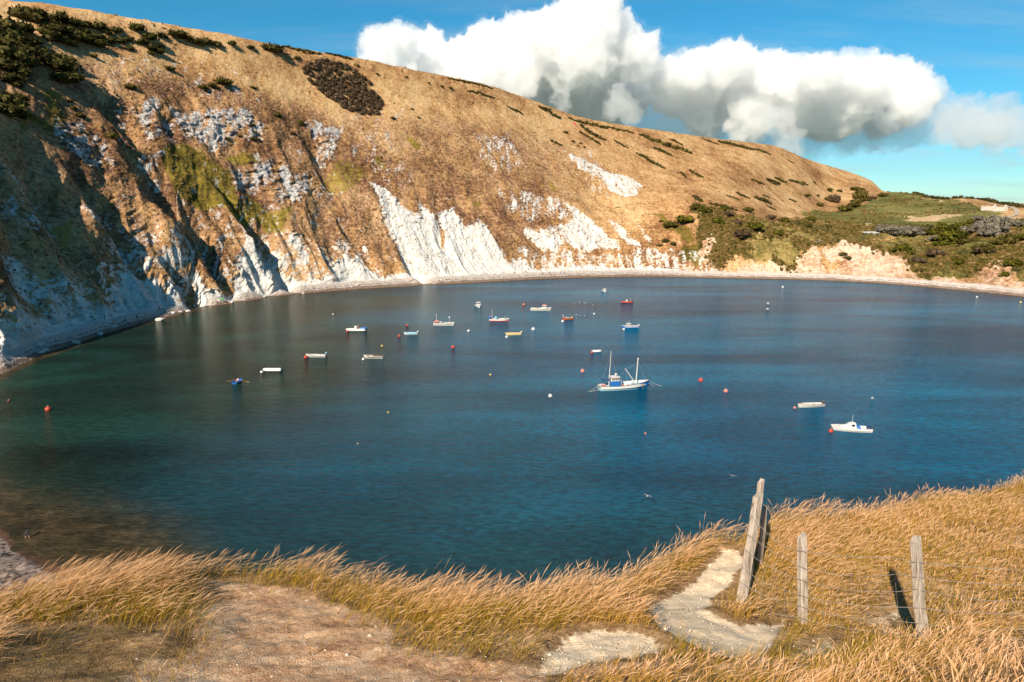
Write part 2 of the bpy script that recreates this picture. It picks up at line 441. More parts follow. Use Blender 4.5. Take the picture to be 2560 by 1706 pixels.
# ------------------------------------------------------------------ what grows or lies bare where, as map outlines in metres
CHALK = [
    (1, [(-80.5, 398.6), (-73.9, 400.3), (-67.8, 399.9), (-58.8, 398), (-55.6, 397.9), (-54.3, 405.7), (-48.8, 405.6), (-42.3, 400.8), (-39.9, 395), (-38.7, 396.7), (-43.1, 404.2), (-42.7, 409.3), (-34, 416.4), (-30.1, 413.8), (-26.2, 410.8), (-19.9, 415.6), (-11.9, 410.4), (-4.5, 406.8), (-3.1, 403.7), (6.1, 408.9), (12.4, 405.7), (16.7, 400.2), (-18.6, 379.1), (-50.2, 362.7), (-55.8, 372.3), (-59.8, 375.7), (-66, 379.3), (-71.8, 384.5), (-74.7, 392.7)]),
    (0.82, [(7.8, 429.1), (17.1, 433.5), (34.7, 446.1), (38.5, 462.3), (44.3, 462.8), (55, 451.3), (64.7, 436.5), (66.1, 429.7), (58, 427.8), (41.3, 426.1), (30.9, 429.1), (27.9, 419.6), (17, 418.4), (9.1, 422.5)]),
    (0.82, [(36.5, 522.6), (53.3, 525.6), (72.4, 525.2), (86.2, 528.8), (94.6, 508.1), (89.1, 490.7), (77, 485.8), (67.5, 498.2), (64.2, 508), (45.3, 509)]),
    (0.8, [(62.9, 459.9), (69.7, 456.2), (75.9, 440.7), (82.8, 431.3), (72, 432.5), (65, 442.3)]),
    (0.75, [(80, 458.2), (84.5, 450.8), (89.2, 435.7), (84, 437.3)]),
    (1, [(-127.2, 318.6), (-127.6, 329.3), (-121.4, 333.2), (-114.2, 335.5), (-106.1, 334.9), (-102, 328.1), (-108.3, 314.6), (-117.5, 296.4), (-124.7, 307.5), (-126, 314.6)]),
    (1, [(-116.6, 348.7), (-112.9, 350.9), (-107.4, 349.8), (-101.8, 343.7), (-106.1, 342.6), (-112.4, 343.8)]),
    (1, [(-95.9, 354.3), (-88.3, 361.5), (-75.4, 362.7), (-57.5, 366.4), (-51, 359.2), (-82, 340.6), (-93.1, 332.2), (-102, 323), (-102.4, 336.1), (-95.1, 345.1)]),
    (1, [(-144.5, 242.8), (-145.7, 258.6), (-144.4, 268.9), (-140.1, 269.4), (-135.1, 266.3), (-130.4, 251.5), (-132.7, 234.2), (-133.3, 222.3), (-141, 234.1)]),
    (0.62, [(-151.9, 204.6), (-149.8, 211.5), (-147.7, 222), (-143, 228.5), (-140.9, 235.5), (-132.7, 234.2), (-131.7, 206.8), (-130.5, 185.6), (-125.7, 163.1)]),
    (0.8, [(-137.3, 266.1), (-139.1, 275.6), (-135.7, 281.5), (-128.7, 283.7), (-123.3, 297.2), (-123.8, 309.2), (-117.5, 296.4), (-125.7, 276.4), (-129.4, 251.5)]),
    (0.9, [(-143.7, 297.2), (-141.8, 301.8), (-136.2, 295), (-130, 292.8), (-124, 287.9), (-128, 282.2), (-134.6, 286.5)]),
    (0.7, [(-159.3, 260.4), (-155.4, 270.1), (-146.4, 274), (-139.9, 280.4), (-139.8, 272.6), (-147.5, 265.9), (-153.9, 258.1)]),
    (1, [(-124.3, 371.9), (-121.2, 376.7), (-116.8, 369.9), (-112.3, 364.4), (-115.5, 360.3), (-119.7, 364.8)]),
    (0.6, [(-99.6, 361.4), (-88.2, 371.7), (-75.8, 366.9), (-86.1, 361)]),
    (0.48, [(-28.1, 474.8), (-2.2, 507.5), (8.7, 479.3), (-10.1, 456.7), (-21.6, 460.7)]),
    (0.56, [(-9.9, 446.4), (15.1, 459.9), (44.6, 465.1), (40.5, 448.8), (17.3, 437.2), (-4.3, 432.3)]),
    (0.56, [(1, 413.9), (19.3, 418.5), (30.8, 426.7), (65.9, 428.2), (88.9, 433.9), (112.1, 417), (119.5, 404.6), (58.2, 408.5), (18.9, 398.2)]),
    (0.4, [(-55.7, 412.3), (-31, 425.9), (-25.1, 415.4), (-42.9, 410.5)]),
    (0.4, [(40.7, 538.5), (65.7, 549), (76, 501.3), (63.3, 475), (47.3, 499.7)]),
    (0.38, [(-99.9, 408.9), (-74, 436.4), (-56, 414.5), (-69.3, 403.1), (-87.2, 406)]),
    (0.45, [(-162.3, 393.7), (-156.5, 395.9), (-147, 394.9), (-150.1, 390), (-159.4, 391.6)]),
    (0.56, [(96.7, 432.5), (121.8, 414.1), (135, 404.7), (119.5, 404.6), (102.2, 419.6)]),
    (0.55, [(-178.5, 327), (-171.5, 345.7), (-164.6, 347.3), (-159.4, 344.2), (-159.4, 333.4), (-165.5, 321.8), (-172.8, 322.6)]),
    (0.72, [(-168.2, 346.9), (-156.3, 362.8), (-142.4, 378.7), (-132.6, 382.5), (-132.2, 373.1), (-143.7, 355.3), (-153.4, 343.5), (-159.4, 344.2), (-164.6, 347.3)]),
    (0.6, [(-180.1, 273.2), (-182.9, 301.2), (-175.4, 302.5), (-166.9, 297.8), (-164.4, 297.1), (-166.2, 282.9), (-171.6, 282), (-178, 280.3)]),
    (0.62, [(-140.6, 345.6), (-135, 354.4), (-127.2, 370.7), (-120.7, 369.4), (-112.6, 381.8), (-104.3, 385.4), (-96.7, 384.5), (-102.6, 375.8), (-116.2, 359.6), (-125.8, 350), (-135.4, 341.4)]),
    (0.6, [(-120.4, 404.9), (-115.1, 414.2), (-105.8, 414.8), (-95.8, 420.7), (-97.3, 408.1), (-106.2, 394.1), (-112.2, 391.9), (-115.9, 401.4)]),
    (0.4, [(-99.1, 433), (-80.4, 443.9), (-69.3, 462.2), (-65.8, 445.7), (-79.7, 421.2), (-95.3, 412.1)]),
    (0.38, [(-192.1, 326.2), (-180.7, 373.6), (-160.3, 394), (-150.6, 391.4), (-136.9, 390.6), (-149, 373.4), (-169.4, 360.6), (-180.4, 331.3)]),
    (0.45, [(-170.3, 234.2), (-166.9, 247.2), (-155.9, 241.2), (-153.3, 223.2), (-155.6, 210.5)]),
    (0.45, [(-164.7, 265.9), (-157.6, 288.7), (-144.6, 280.3), (-148.2, 267.8), (-157, 261.9)]),
    (0.42, [(-148.1, 304.5), (-138, 315.6), (-126.7, 313.3), (-132.3, 298.8), (-141.6, 300.6)]),
]
OCHRE = [
    (1, [(156.9, 393.7), (169.4, 405.2), (179.4, 413.5), (180.5, 399.9), (183.2, 392.9), (179.8, 386.7), (167.6, 389.8)]),
    (0.85, [(185.2, 388.1), (190.8, 396.3), (207.5, 407.4), (222.3, 406.7), (219.8, 382.5), (218, 357.7), (205.1, 367.5), (193.8, 377.3)]),
    (0.9, [(131.7, 402.3), (136.8, 411.8), (146.1, 408.8), (150.9, 402.1), (145.4, 397.1)]),
    (0.75, [(118.1, 431.7), (126.5, 433.8), (126.5, 417.9), (121.5, 413), (115.8, 416)]),
    (0.7, [(182.2, 409.8), (207.8, 419.6), (216.7, 400.8), (197.7, 398), (183.3, 399)]),
    (0.75, [(242.9, 358.5), (258.2, 365), (259.5, 352.4), (242.4, 329.2), (237.8, 344.3)]),
    (0.6, [(217.5, 357), (235.1, 346.2), (245.7, 325.2), (237.7, 313.1), (224, 342.1)]),
    (0.5, [(144.7, 440.3), (167.8, 458.1), (170.1, 439.8), (152, 428.4)]),
    (0.5, [(121.4, 412.8), (135.9, 407.4), (157.9, 397.7), (154.3, 393.6), (118.8, 402.2)]),
]
GREEN = [
    (1, [(-66.3, 435.6), (-61.1, 441.5), (-56, 440.5), (-56.6, 433.9), (-61.7, 430.9)]),
    (1, [(-159.9, 326), (-156.2, 340.4), (-149.2, 347.6), (-139.9, 343.8), (-131.3, 337.6), (-125.6, 349.5), (-113.3, 360.2), (-117, 346), (-128.9, 332.8), (-138, 326.5), (-147.9, 317.6), (-154.5, 318.7)]),
    (0.8, [(25.3, 477.8), (30.7, 477.6), (35, 470.5), (30.1, 468.6)]),
    (0.8, [(-80.6, 413.4), (-75.1, 417.6), (-73.4, 413.1), (-78.8, 409.2)]),
    (0.8, [(-24.3, 425.8), (-15.4, 432), (-14.8, 427.8), (-22.6, 422.2)]),
    (0.7, [(-181.7, 265.9), (-189.2, 292.1), (-185.3, 306), (-179.1, 284.9), (-177.8, 266.5)]),
    (0.6, [(-106, 393.4), (-89.8, 409.1), (-81.7, 402.3), (-90, 383.2), (-104.1, 383.1)]),
    (0.9, [(101.9, 430.8), (115.3, 430.8), (123.2, 418.8), (116.9, 414.4), (105.2, 421.3)]),
    (0.6, [(-164.6, 245.5), (-164, 256.3), (-157.7, 252), (-156, 239.1)]),
    (0.8, [(-145.1, 347.5), (-136.8, 360.3), (-129.3, 362.2), (-137.4, 348.8)]),
    (0.7, [(95.3, 470.6), (108.3, 451.2), (115.1, 432.2), (104.3, 430.1), (97.1, 448.7)]),
]
SCRUB = [
    (1, [(115.5, 452), (134.3, 462.5), (155.9, 457.1), (191.6, 488.9), (215.4, 473), (225.6, 428.5), (243.2, 415.7), (218.1, 362.5), (211.9, 376.7), (208.9, 400.2), (195.7, 411.2), (186.2, 418.9), (167.9, 405.6), (159, 400.3), (146.1, 408.8), (134.8, 413.3), (124.2, 413.5), (115.1, 432.2)]),
    (1, [(225.6, 428.5), (276.3, 474.7), (304.9, 473.6), (329.7, 467.2), (350.2, 456), (246.1, 314.6), (243.2, 338.9), (233.7, 347.5), (218.5, 358.6), (223, 389.1)]),
    (0.7, [(243.4, 568), (259.7, 527.3), (250.9, 455.4), (222.7, 427.7), (208.6, 470.7), (170, 464.2)]),
]
FIELD = [
    (1, [(240.7, 577.6), (281.9, 649.6), (311.7, 668.5), (349, 687.1), (447.7, 832.4), (439.4, 762.8), (443.2, 718.2), (413.8, 625.7), (362, 514.2), (322.1, 473.2), (301.8, 473.5), (282.5, 475.5), (257.4, 453.9), (245.2, 460.7), (248.4, 504.4), (247.1, 550.7)]),
]
SANDY = [
    (1, [(310.7, 561), (320.3, 535.1), (342.7, 539), (332.8, 513.3), (314.2, 509.2), (300.3, 524.1)]),
    (0.8, [(414.9, 727.7), (421.7, 693.7), (402.5, 617.7), (351.1, 484.8), (283, 378), (294.6, 404.7), (311, 456.9), (347.6, 493.7), (392.5, 590.6), (407.4, 670.3)]),
    (0.7, [(257.4, 530.1), (269.7, 528.1), (262.8, 502), (247.9, 496.4)]),
]
GULLY = [
    (5, 7, [(-188.3, 324), (-178.6, 320.3), (-167.5, 318.5)]),
    (9, 15, [(-165.5, 318.3), (-158.8, 310.4), (-150.9, 306), (-146.7, 309.5)]),
    (6, 8, [(-169.5, 275), (-158.8, 269.7), (-148.2, 267.8), (-139.7, 265)]),
    (5, 7, [(-146.1, 311), (-134.6, 304.9), (-125.6, 298.9)]),
    (5, 6, [(-144.1, 338.8), (-131, 333.5), (-121.6, 333.6)]),
    (5, 6, [(-117, 400.1), (-107.3, 394.7), (-97.3, 383.1)]),
    (4, 5, [(-121.1, 332.2), (-113.7, 334), (-107.1, 327.7)]),
    (3.5, 4, [(-93.3, 374.4), (-80.8, 368.1), (-71, 364.1)]),
    (5, 6, [(-127.2, 327.1), (-120.5, 323.7), (-114.3, 314.7)]),
    (6, 8, [(-143.3, 284.9), (-135.3, 283.8), (-128.6, 277)]),
    (7, 9, [(-173.6, 252.2), (-161.4, 241.9), (-148.4, 237.1)]),
    (3, 3, [(-42.6, 408.2), (-38.8, 393.1), (-28.8, 389.3)]),
    (4, 4, [(-168.3, 345.1), (-162.5, 336.9), (-159.4, 333.4)]),
    (4, 4, [(-153.1, 353.3), (-149.1, 350.4), (-145.7, 349.1)]),
    (4, 4.5, [(-60.7, 381.2), (-54.1, 375), (-46.5, 368.8)]),
]
LIP = [(-39.6, 9.89), (-34.3, 10.38), (-27.5, 10.11), (-20.5, 9.78), (-12.8, 8.99), (-7.1, 8.06), (-1.1, 7.62), (4.9, 8.13), (10.8, 8.94), (14.9, 9.91), (17.7, 10.69), (18.7, 10.65), (19.8, 10.63), (21.8, 11.32), (26.3, 12.28), (32.2, 13.6), (38.6, 15.64)]
GROUND = [(4.57, 6.82, 35.26), (3.58, 7.59, 35.0), (3.0, 8.18, 34.9), (-4.42, 5.23, 35.98), (-2.21, 5.32, 35.91), (0.09, 5.32, 35.91), (2.38, 5.32, 35.91), (4.5, 5.32, 35.91), (-4.13, 6.66, 35.5), (-0.0, 6.57, 35.56), (-3.05, 7.53, 35.22), (-4.66, 8.97, 34.78), (-6.3, 7.62, 35.19), (-5.85, 8.57, 34.85), (-3.42, 9.16, 34.71), (-2.0, 8.77, 34.8), (-0.99, 8.0, 35.04), (-0.14, 7.62, 35.19), (0.7, 8.1, 35.01), (1.67, 8.78, 34.86), (2.54, 9.58, 34.76), (3.25, 10.19, 34.76), (3.42, 10.09, 34.78), (3.6, 10.0, 34.84), (4.2, 10.51, 34.87), (5.44, 11.01, 34.79), (7.24, 11.51, 34.76), (9.75, 12.23, 34.79), (5.2, 9.1, 34.91), (6.71, 9.0, 34.97), (6.15, 7.42, 35.17), (2.24, 7.53, 35.22), (2.9, 9.0, 34.97), (1.44, 6.28, 35.62), (3.97, 9.19, 34.86), (0, 0, 38.35), (0, 2, 37.7), (8, 0, 38.4), (-8, 0, 38.2), (0, -6, 40.2), (-13, 4, 36.0), (15, 5, 36.6), (18, 11, 35.6), (-14, 7, 34.6), (12, -6, 40), (-12, -6, 40)]
LIP_X = [(-95, 22), (-60, 16)] + LIP + [(50, 24), (95, 30)]
NEAR_SHORE = [(-95, 96), (-66, 144), (-58, 166), (-52, 150), (-46, 128), (-41, 112), (-38.9, 102), (-38, 95), (-36.7, 89), (-35.5, 85), (-30, 76), (-20, 64), (0, 54), (20, 60), (40, 72), (60, 86), (95, 110)]
GFIT = tps_fit(GROUND)

def headland_z(x, y):
    """height of the near ground at map points"""
    r = np.hypot(x, y)
    az = np.degrees(np.arctan2(x, y))
    lip = spline([p[0] for p in LIP_X], [p[1] for p in LIP_X], az)
    sh = spline([p[0] for p in NEAR_SHORE], [p[1] for p in NEAR_SHORE], az)
    k = np.minimum(1, lip / np.maximum(r, 1e-6))
    zf = tps(GFIT, x * k, y * k)
    d = np.maximum(r - lip, 0)
    foot = np.minimum(sh - 13, lip + 40)
    f = np.clip(d / (foot - lip), 0, 1)
    zd = zf + (3.2 - zf) * (1 - (1 - f) ** 1.8)
    zb = 3.2 * (1 - np.clip((r - foot) / (sh - foot), 0, 1.6) ** 1.0)
    z = np.where(r < lip, zf, np.where(r < foot, zd, zb))
    near = 1 - smooth(lip - 1, lip + 3, r)
    z = z + near * (.07 * fbm(x / 1.9, y / 1.9, 0, 2, 201) + .018 * fbm(x / .3, y / .3, 0, 3, 202))
    cl = smooth(lip + 1, lip + 6, r) * (1 - smooth(foot - 4, foot, r))
    z = z + cl * 1.5 * fbm(x / 6, y / 6, 0, 4, 203)
    return z
FPATH = [
    (1, [(3.21, 9.86), (3.5, 9.81), (3.4, 9.29), (3.04, 8.71), (2.59, 8.13), (2.34, 7.54), (2.49, 7.31), (2.66, 7.12), (2.96, 7.32), (3.42, 7.71), (2.97, 6.89), (2.57, 6.29), (2.2, 6.05), (1.93, 6.17), (1.7, 6.42), (1.59, 6.79), (1.69, 7.47), (2.11, 8.2), (2.58, 8.79), (2.99, 9.52)]),
    (0.8, [(0.28, 6.14), (0.52, 6.49), (0.98, 6.79), (1.29, 6.69), (1.51, 6.4), (1.51, 6.17), (1.25, 5.97), (0.72, 5.8), (0.46, 5.64), (0.22, 5.74)]),
    (0.5, [(2.79, 6.39), (3.25, 6.78), (3.78, 7.18), (3.63, 6.77), (2.91, 6.05)]),
    (0.5, [(4.4, 7.71), (5, 8.05), (5.12, 7.9), (4.69, 7.17), (4.3, 7.28)]),
    (0.5, [(5.1, 6.81), (5.76, 6.9), (5.23, 6.23), (4.76, 6.21)]),
]
FBARE = [
    (1, [(-4.25, 7.12), (-4.11, 8.44), (-3.29, 8.81), (-2.57, 8.43), (-1.8, 7.35), (-1.29, 6.58), (-0.34, 6.3), (0.28, 6.14), (0.28, 5.37), (0.16, 2.87), (-2.33, 3.22), (-3.28, 5.15), (-3.67, 6.02)]),
    (0.7, [(0.28, 6.14), (1.51, 6.17), (2.29, 6.14), (2.68, 6.01), (2.02, 5.35), (0.09, 5.42)]),
]
FGREEN = [
    (1, [(-5.15, 6.16), (-5.01, 6.71), (-4.42, 6.74), (-3.75, 6.12), (-3.44, 5.48), (-3.39, 5.09), (-3.18, 4.48), (-4.01, 4.39), (-5.28, 5.99)]),
    (0.6, [(-0.87, 6.94), (-0.28, 7), (0.5, 6.91), (0.43, 6.49), (-0.44, 6.46)]),
    (0.5, [(-2.09, 7.49), (-1.41, 7.2), (-0.95, 6.83), (-1.08, 6.44), (-1.73, 6.84)]),
]
# ------------------------------------------------------------------ where the shrubs, thickets and trees stand (map metres, radius)
SHRUB_ROW = [(-220.5, 328.2, 3.1), (-215.7, 331.3, 3.1), (-213.4, 336.9, 2.1), (-209.9, 340.5, 2.6), (-207.5, 344.3, 2.6), (-204.1, 349.2, 2.3), (-200.4, 352.9, 2.4), (-197.0, 355.1, 1.8), (-194.6, 360.3, 2.4), (-190.7, 360.7, 1.6), (-188.6, 368.6, 2.4), (-184.2, 371.3, 2.4), (-181.1, 372.4, 1.9), (-181.5, 377.5, 1.6), (-177.0, 383.4, 2.7), (-174.2, 386.6, 2.2), (-170.2, 389.2, 2.2), (-166.1, 393.0, 2.5), (-161.9, 396.5, 1.7), (-155.5, 402.7, 1.4), (-148.4, 410.1, 1.7), (-138.6, 420.8, 2.9), (-127.5, 430.7, 1.4), (-208.3, 328.0, 2.3), (-205.8, 327.3, 2.7), (-204.6, 334.4, 2.8), (-202.5, 341.3, 2.6), (-198.8, 342.9, 2.3), (-202.4, 331.6, 2.0)]
SHRUB_LEFT = [(-217.2, 311.9, 3.4), (-214.2, 315.6, 2.7), (-210.5, 316.3, 1.5), (-207.5, 315.6, 1.7), (-208.0, 299.2, 3.3), (-206.5, 302.2, 2.8), (-203.1, 292.9, 3.2), (-201.3, 285.5, 2.3), (-198.1, 312.7, 3.6), (-198.4, 321.8, 1.5), (-194.9, 282.5, 1.3), (-189.6, 270.3, 1.9), (-187.5, 263.4, 1.7), (-186.2, 266.6, 1.9)]
SHRUB_FACE = [(-187.6, 303.6, 1.2), (-185.4, 302.2, 1.1), (-182.5, 301.4, 1.4), (-195.3, 337.6, 1.3), (-181.7, 364.3, 1.8), (-173.9, 366.0, 1.6), (-179.5, 337.8, 1.7), (-153.7, 381.4, 3.2), (-157.3, 375.6, 2.1), (-159.6, 371.7, 1.6), (-142.3, 394.4, 1.0), (-137.0, 374.7, 1.3), (-134.9, 372.7, 1.3), (-134.7, 367.0, 1.3), (-140.0, 363.7, 1.3), (-128.9, 391.3, 2.1), (-119.6, 402.1, 1.6), (-120.7, 391.5, 1.1), (-171.7, 304.6, 2.0), (-144.2, 357.8, 1.1), (-132.7, 370.5, 1.0)]
SHRUB_MID = [(-97.7, 457.0, 1.4), (-99.5, 446.2, 1.2), (-42.8, 502.9, 1.7), (-86.5, 463.2, 1.0), (-48.5, 497.3, 1.2), (42.2, 558.4, 1.3), (46.8, 546.5, 1.5), (53.5, 551.6, 1.3), (56.1, 546.7, 1.0), (50.8, 543.4, 0.8), (-60.4, 458.5, 0.8), (-119.1, 402.1, 1.4), (-120.6, 391.2, 1.1), (-74.4, 444.9, 1.0), (-64.4, 461.4, 1.0), (-70.1, 478.7, 0.7), (-56.8, 490.5, 0.9), (-27.8, 508.4, 0.7)]
STRIPS = [(113.2, 627.7, 160.2, 632.8, 3.7), (121.7, 607.8, 135.8, 601.2, 2.1), (105.3, 579.9, 122.3, 562.0, 2.0), (144.5, 573.3, 151.5, 556.1, 1.6), (135.1, 562.8, 136.2, 548.4, 1.1), (144.6, 650.0, 156.6, 648.9, 1.8), (185.8, 697.4, 203.4, 697.4, 1.4), (206.7, 708.4, 246.0, 718.7, 3.1), (248.7, 726.4, 272.0, 742.6, 1.8), (206.1, 604.3, 222.2, 617.4, 1.7), (233.0, 640.4, 252.0, 660.4, 2.9), (249.6, 667.5, 267.5, 682.6, 1.9), (273.4, 692.9, 298.8, 717.0, 2.0), (297.2, 719.9, 310.5, 733.6, 1.2), (159.1, 517.2, 166.5, 508.7, 1.4), (172.1, 535.9, 178.4, 523.0, 1.5), (187.3, 539.3, 207.6, 559.0, 2.4), (205.5, 572.8, 215.0, 582.8, 0.9), (249.7, 628.8, 259.8, 637.6, 1.3), (126.6, 488.6, 128.8, 472.8, 1.4), (134.1, 471.3, 151.7, 466.9, 1.9), (195.6, 535.9, 206.5, 544.7, 1.1), (328.4, 763.7, 332.6, 766.4, 1.3), (301.2, 768.4, 308.4, 769.0, 0.9), (21.8, 566.9, 39.6, 576.6, 2.4), (56.3, 587.1, 75.3, 579.7, 2.5), (54.5, 576.0, 71.2, 568.3, 2.0), (84.6, 589.3, 95.9, 583.7, 1.5), (102.0, 580.3, 122.3, 562.0, 1.7), (28.7, 529.9, 37.8, 532.0, 1.6), (-3.5, 535.2, 8.7, 543.5, 1.1), (-32.1, 513.3, -12.9, 530.1, 0.9), (121.1, 608.5, 135.8, 601.2, 2.1), (46.2, 585.2, 107.3, 626.8, 1.7), (-45.6, 508.9, -14.3, 537.9, 1.0), (144.5, 573.3, 150.2, 553.8, 1.5), (126.6, 488.6, 129.6, 473.7, 1.5), (-135.0, 429.3, -117.1, 444.6, 1.3), (-115.5, 448.5, -101.2, 458.7, 1.2)]
THICKET = [(-125.8, 430.3), (-116.2, 442.9), (-102.6, 452.9), (-90.1, 456.6), (-81.3, 451.9), (-82.6, 442.1), (-91.8, 434.3), (-103.8, 430.9), (-116.2, 429.5), (-122.4, 429.4)]
TREES_GREY = [(251.2, 464.5, 5.5), (254.3, 459.2, 5.5), (262.1, 464.5, 5.6), (263.7, 458.9, 5.1), (266.7, 455.9, 4.7), (272.7, 460.2, 3.9), (285.0, 427.9, 5.8), (292.8, 431.1, 6.3), (299.2, 432.2, 6.3), (302.3, 429.4, 5.5), (282.3, 409.8, 5.2), (287.9, 409.9, 5.2), (306.2, 426.8, 4.6), (311.4, 425.9, 4.2), (265.1, 431.8, 3.7), (317.0, 469.0, 4.1)]
SHRUB_EAST = [(372.3, 743.2, 7.3), (337.6, 732.6, 5.2), (332.6, 732.6, 3.2), (349.3, 705.3, 5.0), (363.3, 715.4, 4.5), (376.1, 728.4, 3.9), (403.5, 760.4, 3.5), (333.1, 678.3, 4.2), (316.2, 658.7, 4.1), (275.9, 451.7, 4.2), (285.3, 453.2, 4.7), (298.1, 459.6, 4.4), (292.5, 471.6, 3.1), (265.2, 415.1, 4.7), (260.2, 381.2, 3.7), (258.1, 412.0, 3.9), (277.8, 384.4, 4.6), (285.1, 386.3, 3.9), (268.1, 408.4, 3.5), (273.4, 385.5, 3.8), (279.8, 466.2, 3.5), (314.2, 475.1, 2.7), (266.9, 383.7, 3.0), (231.1, 534.3, 2.3), (202.7, 478.9, 2.1), (232.1, 508.2, 2.2), (304.1, 686.1, 4.2), (291.1, 689.8, 2.4), (351.2, 773.5, 3.4), (366.7, 781.8, 2.8), (389.5, 795.3, 3.6), (401.5, 801.7, 2.9), (317.8, 725.8, 1.6)]
SHRUB_BANK = [(161.2, 472.7, 3.1), (125.1, 449.4, 3.8), (103.2, 445.2, 4.1), (110.3, 444.0, 3.5), (140.8, 459.5, 3.3), (188.2, 480.2, 2.8), (203.2, 480.0, 3.2), (231.1, 534.3, 2.8), (119.3, 451.9, 3.9), (139.9, 449.3, 3.2), (144.3, 442.6, 3.2), (179.3, 481.1, 3.2), (193.1, 401.2, 2.4), (194.5, 398.4, 1.8), (169.2, 437.4, 2.6), (152.6, 434.6, 3.8), (141.9, 427.1, 3.7), (129.8, 439.3, 3.8), (97.4, 452.5, 1.3), (92.5, 431.8, 1.5), (100.2, 430.0, 1.5), (96.1, 434.3, 1.8), (245.0, 339.8, 2.0), (256.1, 349.4, 3.6), (226.8, 382.8, 3.7), (237.1, 385.1, 3.7), (239.5, 367.5, 3.6), (227.4, 400.9, 3.8), (259.4, 378.3, 3.8)]
HEDGE = [(440.0, 765.8), (431.3, 731.5), (427.1, 706.2), (425.6, 687.9), (435.3, 691.5), (450.1, 702.7), (454.2, 698.7), (464.4, 700.5), (465.4, 692.0), (453.6, 661.4), (439.4, 630.1), (430.5, 607.1), (419.0, 579.8), (404.1, 548.7)]
FLAGPOLE = (48.2, 562.6)
WALKERS = [(105.3, 526.3), (108.6, 524.3), (110.3, 523.8)]
RUINS = [(373.2, 544.3), (374.5, 533.3), (375.4, 526.9)]
HUTS = [(239.3, 460.9), (189.9, 424.6)]
TRACK = [(322.1, 463.0), (334.5, 475.1), (348.7, 487.1), (361.1, 498.5), (376.9, 517.9), (392.9, 542.4), (407.1, 568.8), (420.6, 600.2), (426.7, 626.8)]
BEACH_WEST = [(-137.1, 227.0), (-135.2, 228.4), (-134.7, 228.7), (-134.3, 234.6), (-133.7, 240.5), (-132.7, 244.3), (-133.2, 255.4), (-133.0, 256.5), (-126.7, 277.0), (-124.8, 287.1), (-120.8, 289.4), (-113.9, 304.1)]
BEACH_MID = [(8.6, 400.2), (17.2, 401.0), (18.1, 400.7), (21.3, 401.4), (22.2, 402.2), (23.1, 401.5), (24.5, 401.9), (24.8, 400.3), (27.5, 400.4), (28.7, 403.8), (29.9, 401.9), (31.0, 404.5)]
TENT = (-127.8, 272.0)
PARASOL = (-123.6, 288.8)
BOATS = {
    'fishing': (25, 149.4, 11.7),
    'dinghy': (61.5, 135.1, 5.8),
    'cuddy': (62.4, 119.5, 6.6),
    'bluecab': (40.4, 228.6, 5.5),
    'redroof': (11.2, 269.2, 7.8),
    'redhull': (-4.8, 242.8, 6.8),
    'whitemast': (-23.9, 234.2, 6.9),
    'smallcab': (-14, 279.4, 2.8),
    'cream': (0.6, 215.9, 4.8),
    'redsmall': (20.5, 246.4, 3.2),
    'redrib': (49.6, 292.7, 4.9),
    'endwhite': (45.1, 331.6, 2.8),
    'ribblue': (-51.8, 223.9, 6.8),
    'whiteblue': (-32.5, 216.6, 4.0),
    'brownc': (-37.4, 181.3, 5.0),
    'bluemotor': (-53.5, 182.8, 5.2),
    'inflatable': (-60, 166.8, 4.6),
    'rower': (-64.1, 154.8, 2.4),
    'tender': (24, 189.7, 1.9),
}
BUOYS = [
    ('white', -14.4, 222.4, 0.93),
    ('white', 7.1, 225.5, 1.21),
    ('red', -17.2, 195.4, 1.06),
    ('orange', 4.9, 285.3, 1.01),
    ('white', 31.6, 259.8, 0.78),
    ('white', -1.7, 211.7, 0.88),
    ('white', 18.2, 241.9, 1.01),
    ('white', 37.5, 225.5, 0.82),
    ('pink', 17.6, 165.6, 1.00),
    ('white', 8.3, 142.7, 0.87),
    ('yellow', -5.3, 162.2, 0.49),
    ('white', -68.6, 258.8, 0.63),
    ('red', -54.2, 221.7, 0.81),
    ('red', -36.4, 233.4, 0.84),
    ('red', -35.8, 213.1, 0.90),
    ('yellow', -38.4, 197.7, 0.60),
    ('red', -56.2, 181.8, 1.03),
    ('white', -62.1, 164.7, 0.74),
    ('white', -40, 179.3, 0.77),
    ('red', 44.5, 156.3, 1.08),
    ('pink', 47.5, 146.7, 0.93),
    ('pink', 57.6, 134, 0.53),
    ('red', 58.1, 119, 0.81),
    ('grey', 77.1, 141.1, 0.58),
    ('pink', 24.1, 117.9, 0.37),
    ('yellow', -24.7, 130.9, 0.33),
    ('yellow', -26.7, 112.6, 0.22),
    ('red', -93.6, 132.6, 1.18),
    ('white', 139.5, 350.5, 1.11),
    ('white', 212.6, 310.3, 0.89),
    ('yellow', 219.7, 292.7, 0.86),
    ('grey', 108.8, 287.7, 1.27),
    ('grey', 102.6, 271.4, 1.20),
    ('red', 22.5, 188.1, 0.79),
]
WADER = (-59.9, 78.2); SWIMMER = (-106.4, 139.3)
GULLS = [(24.7, 257.8), (25.8, 256.2), (27.6, 256.2), (26.7, 290.2), (29.3, 293.4), (31.5, 291.7), (34.0, 285.3)]
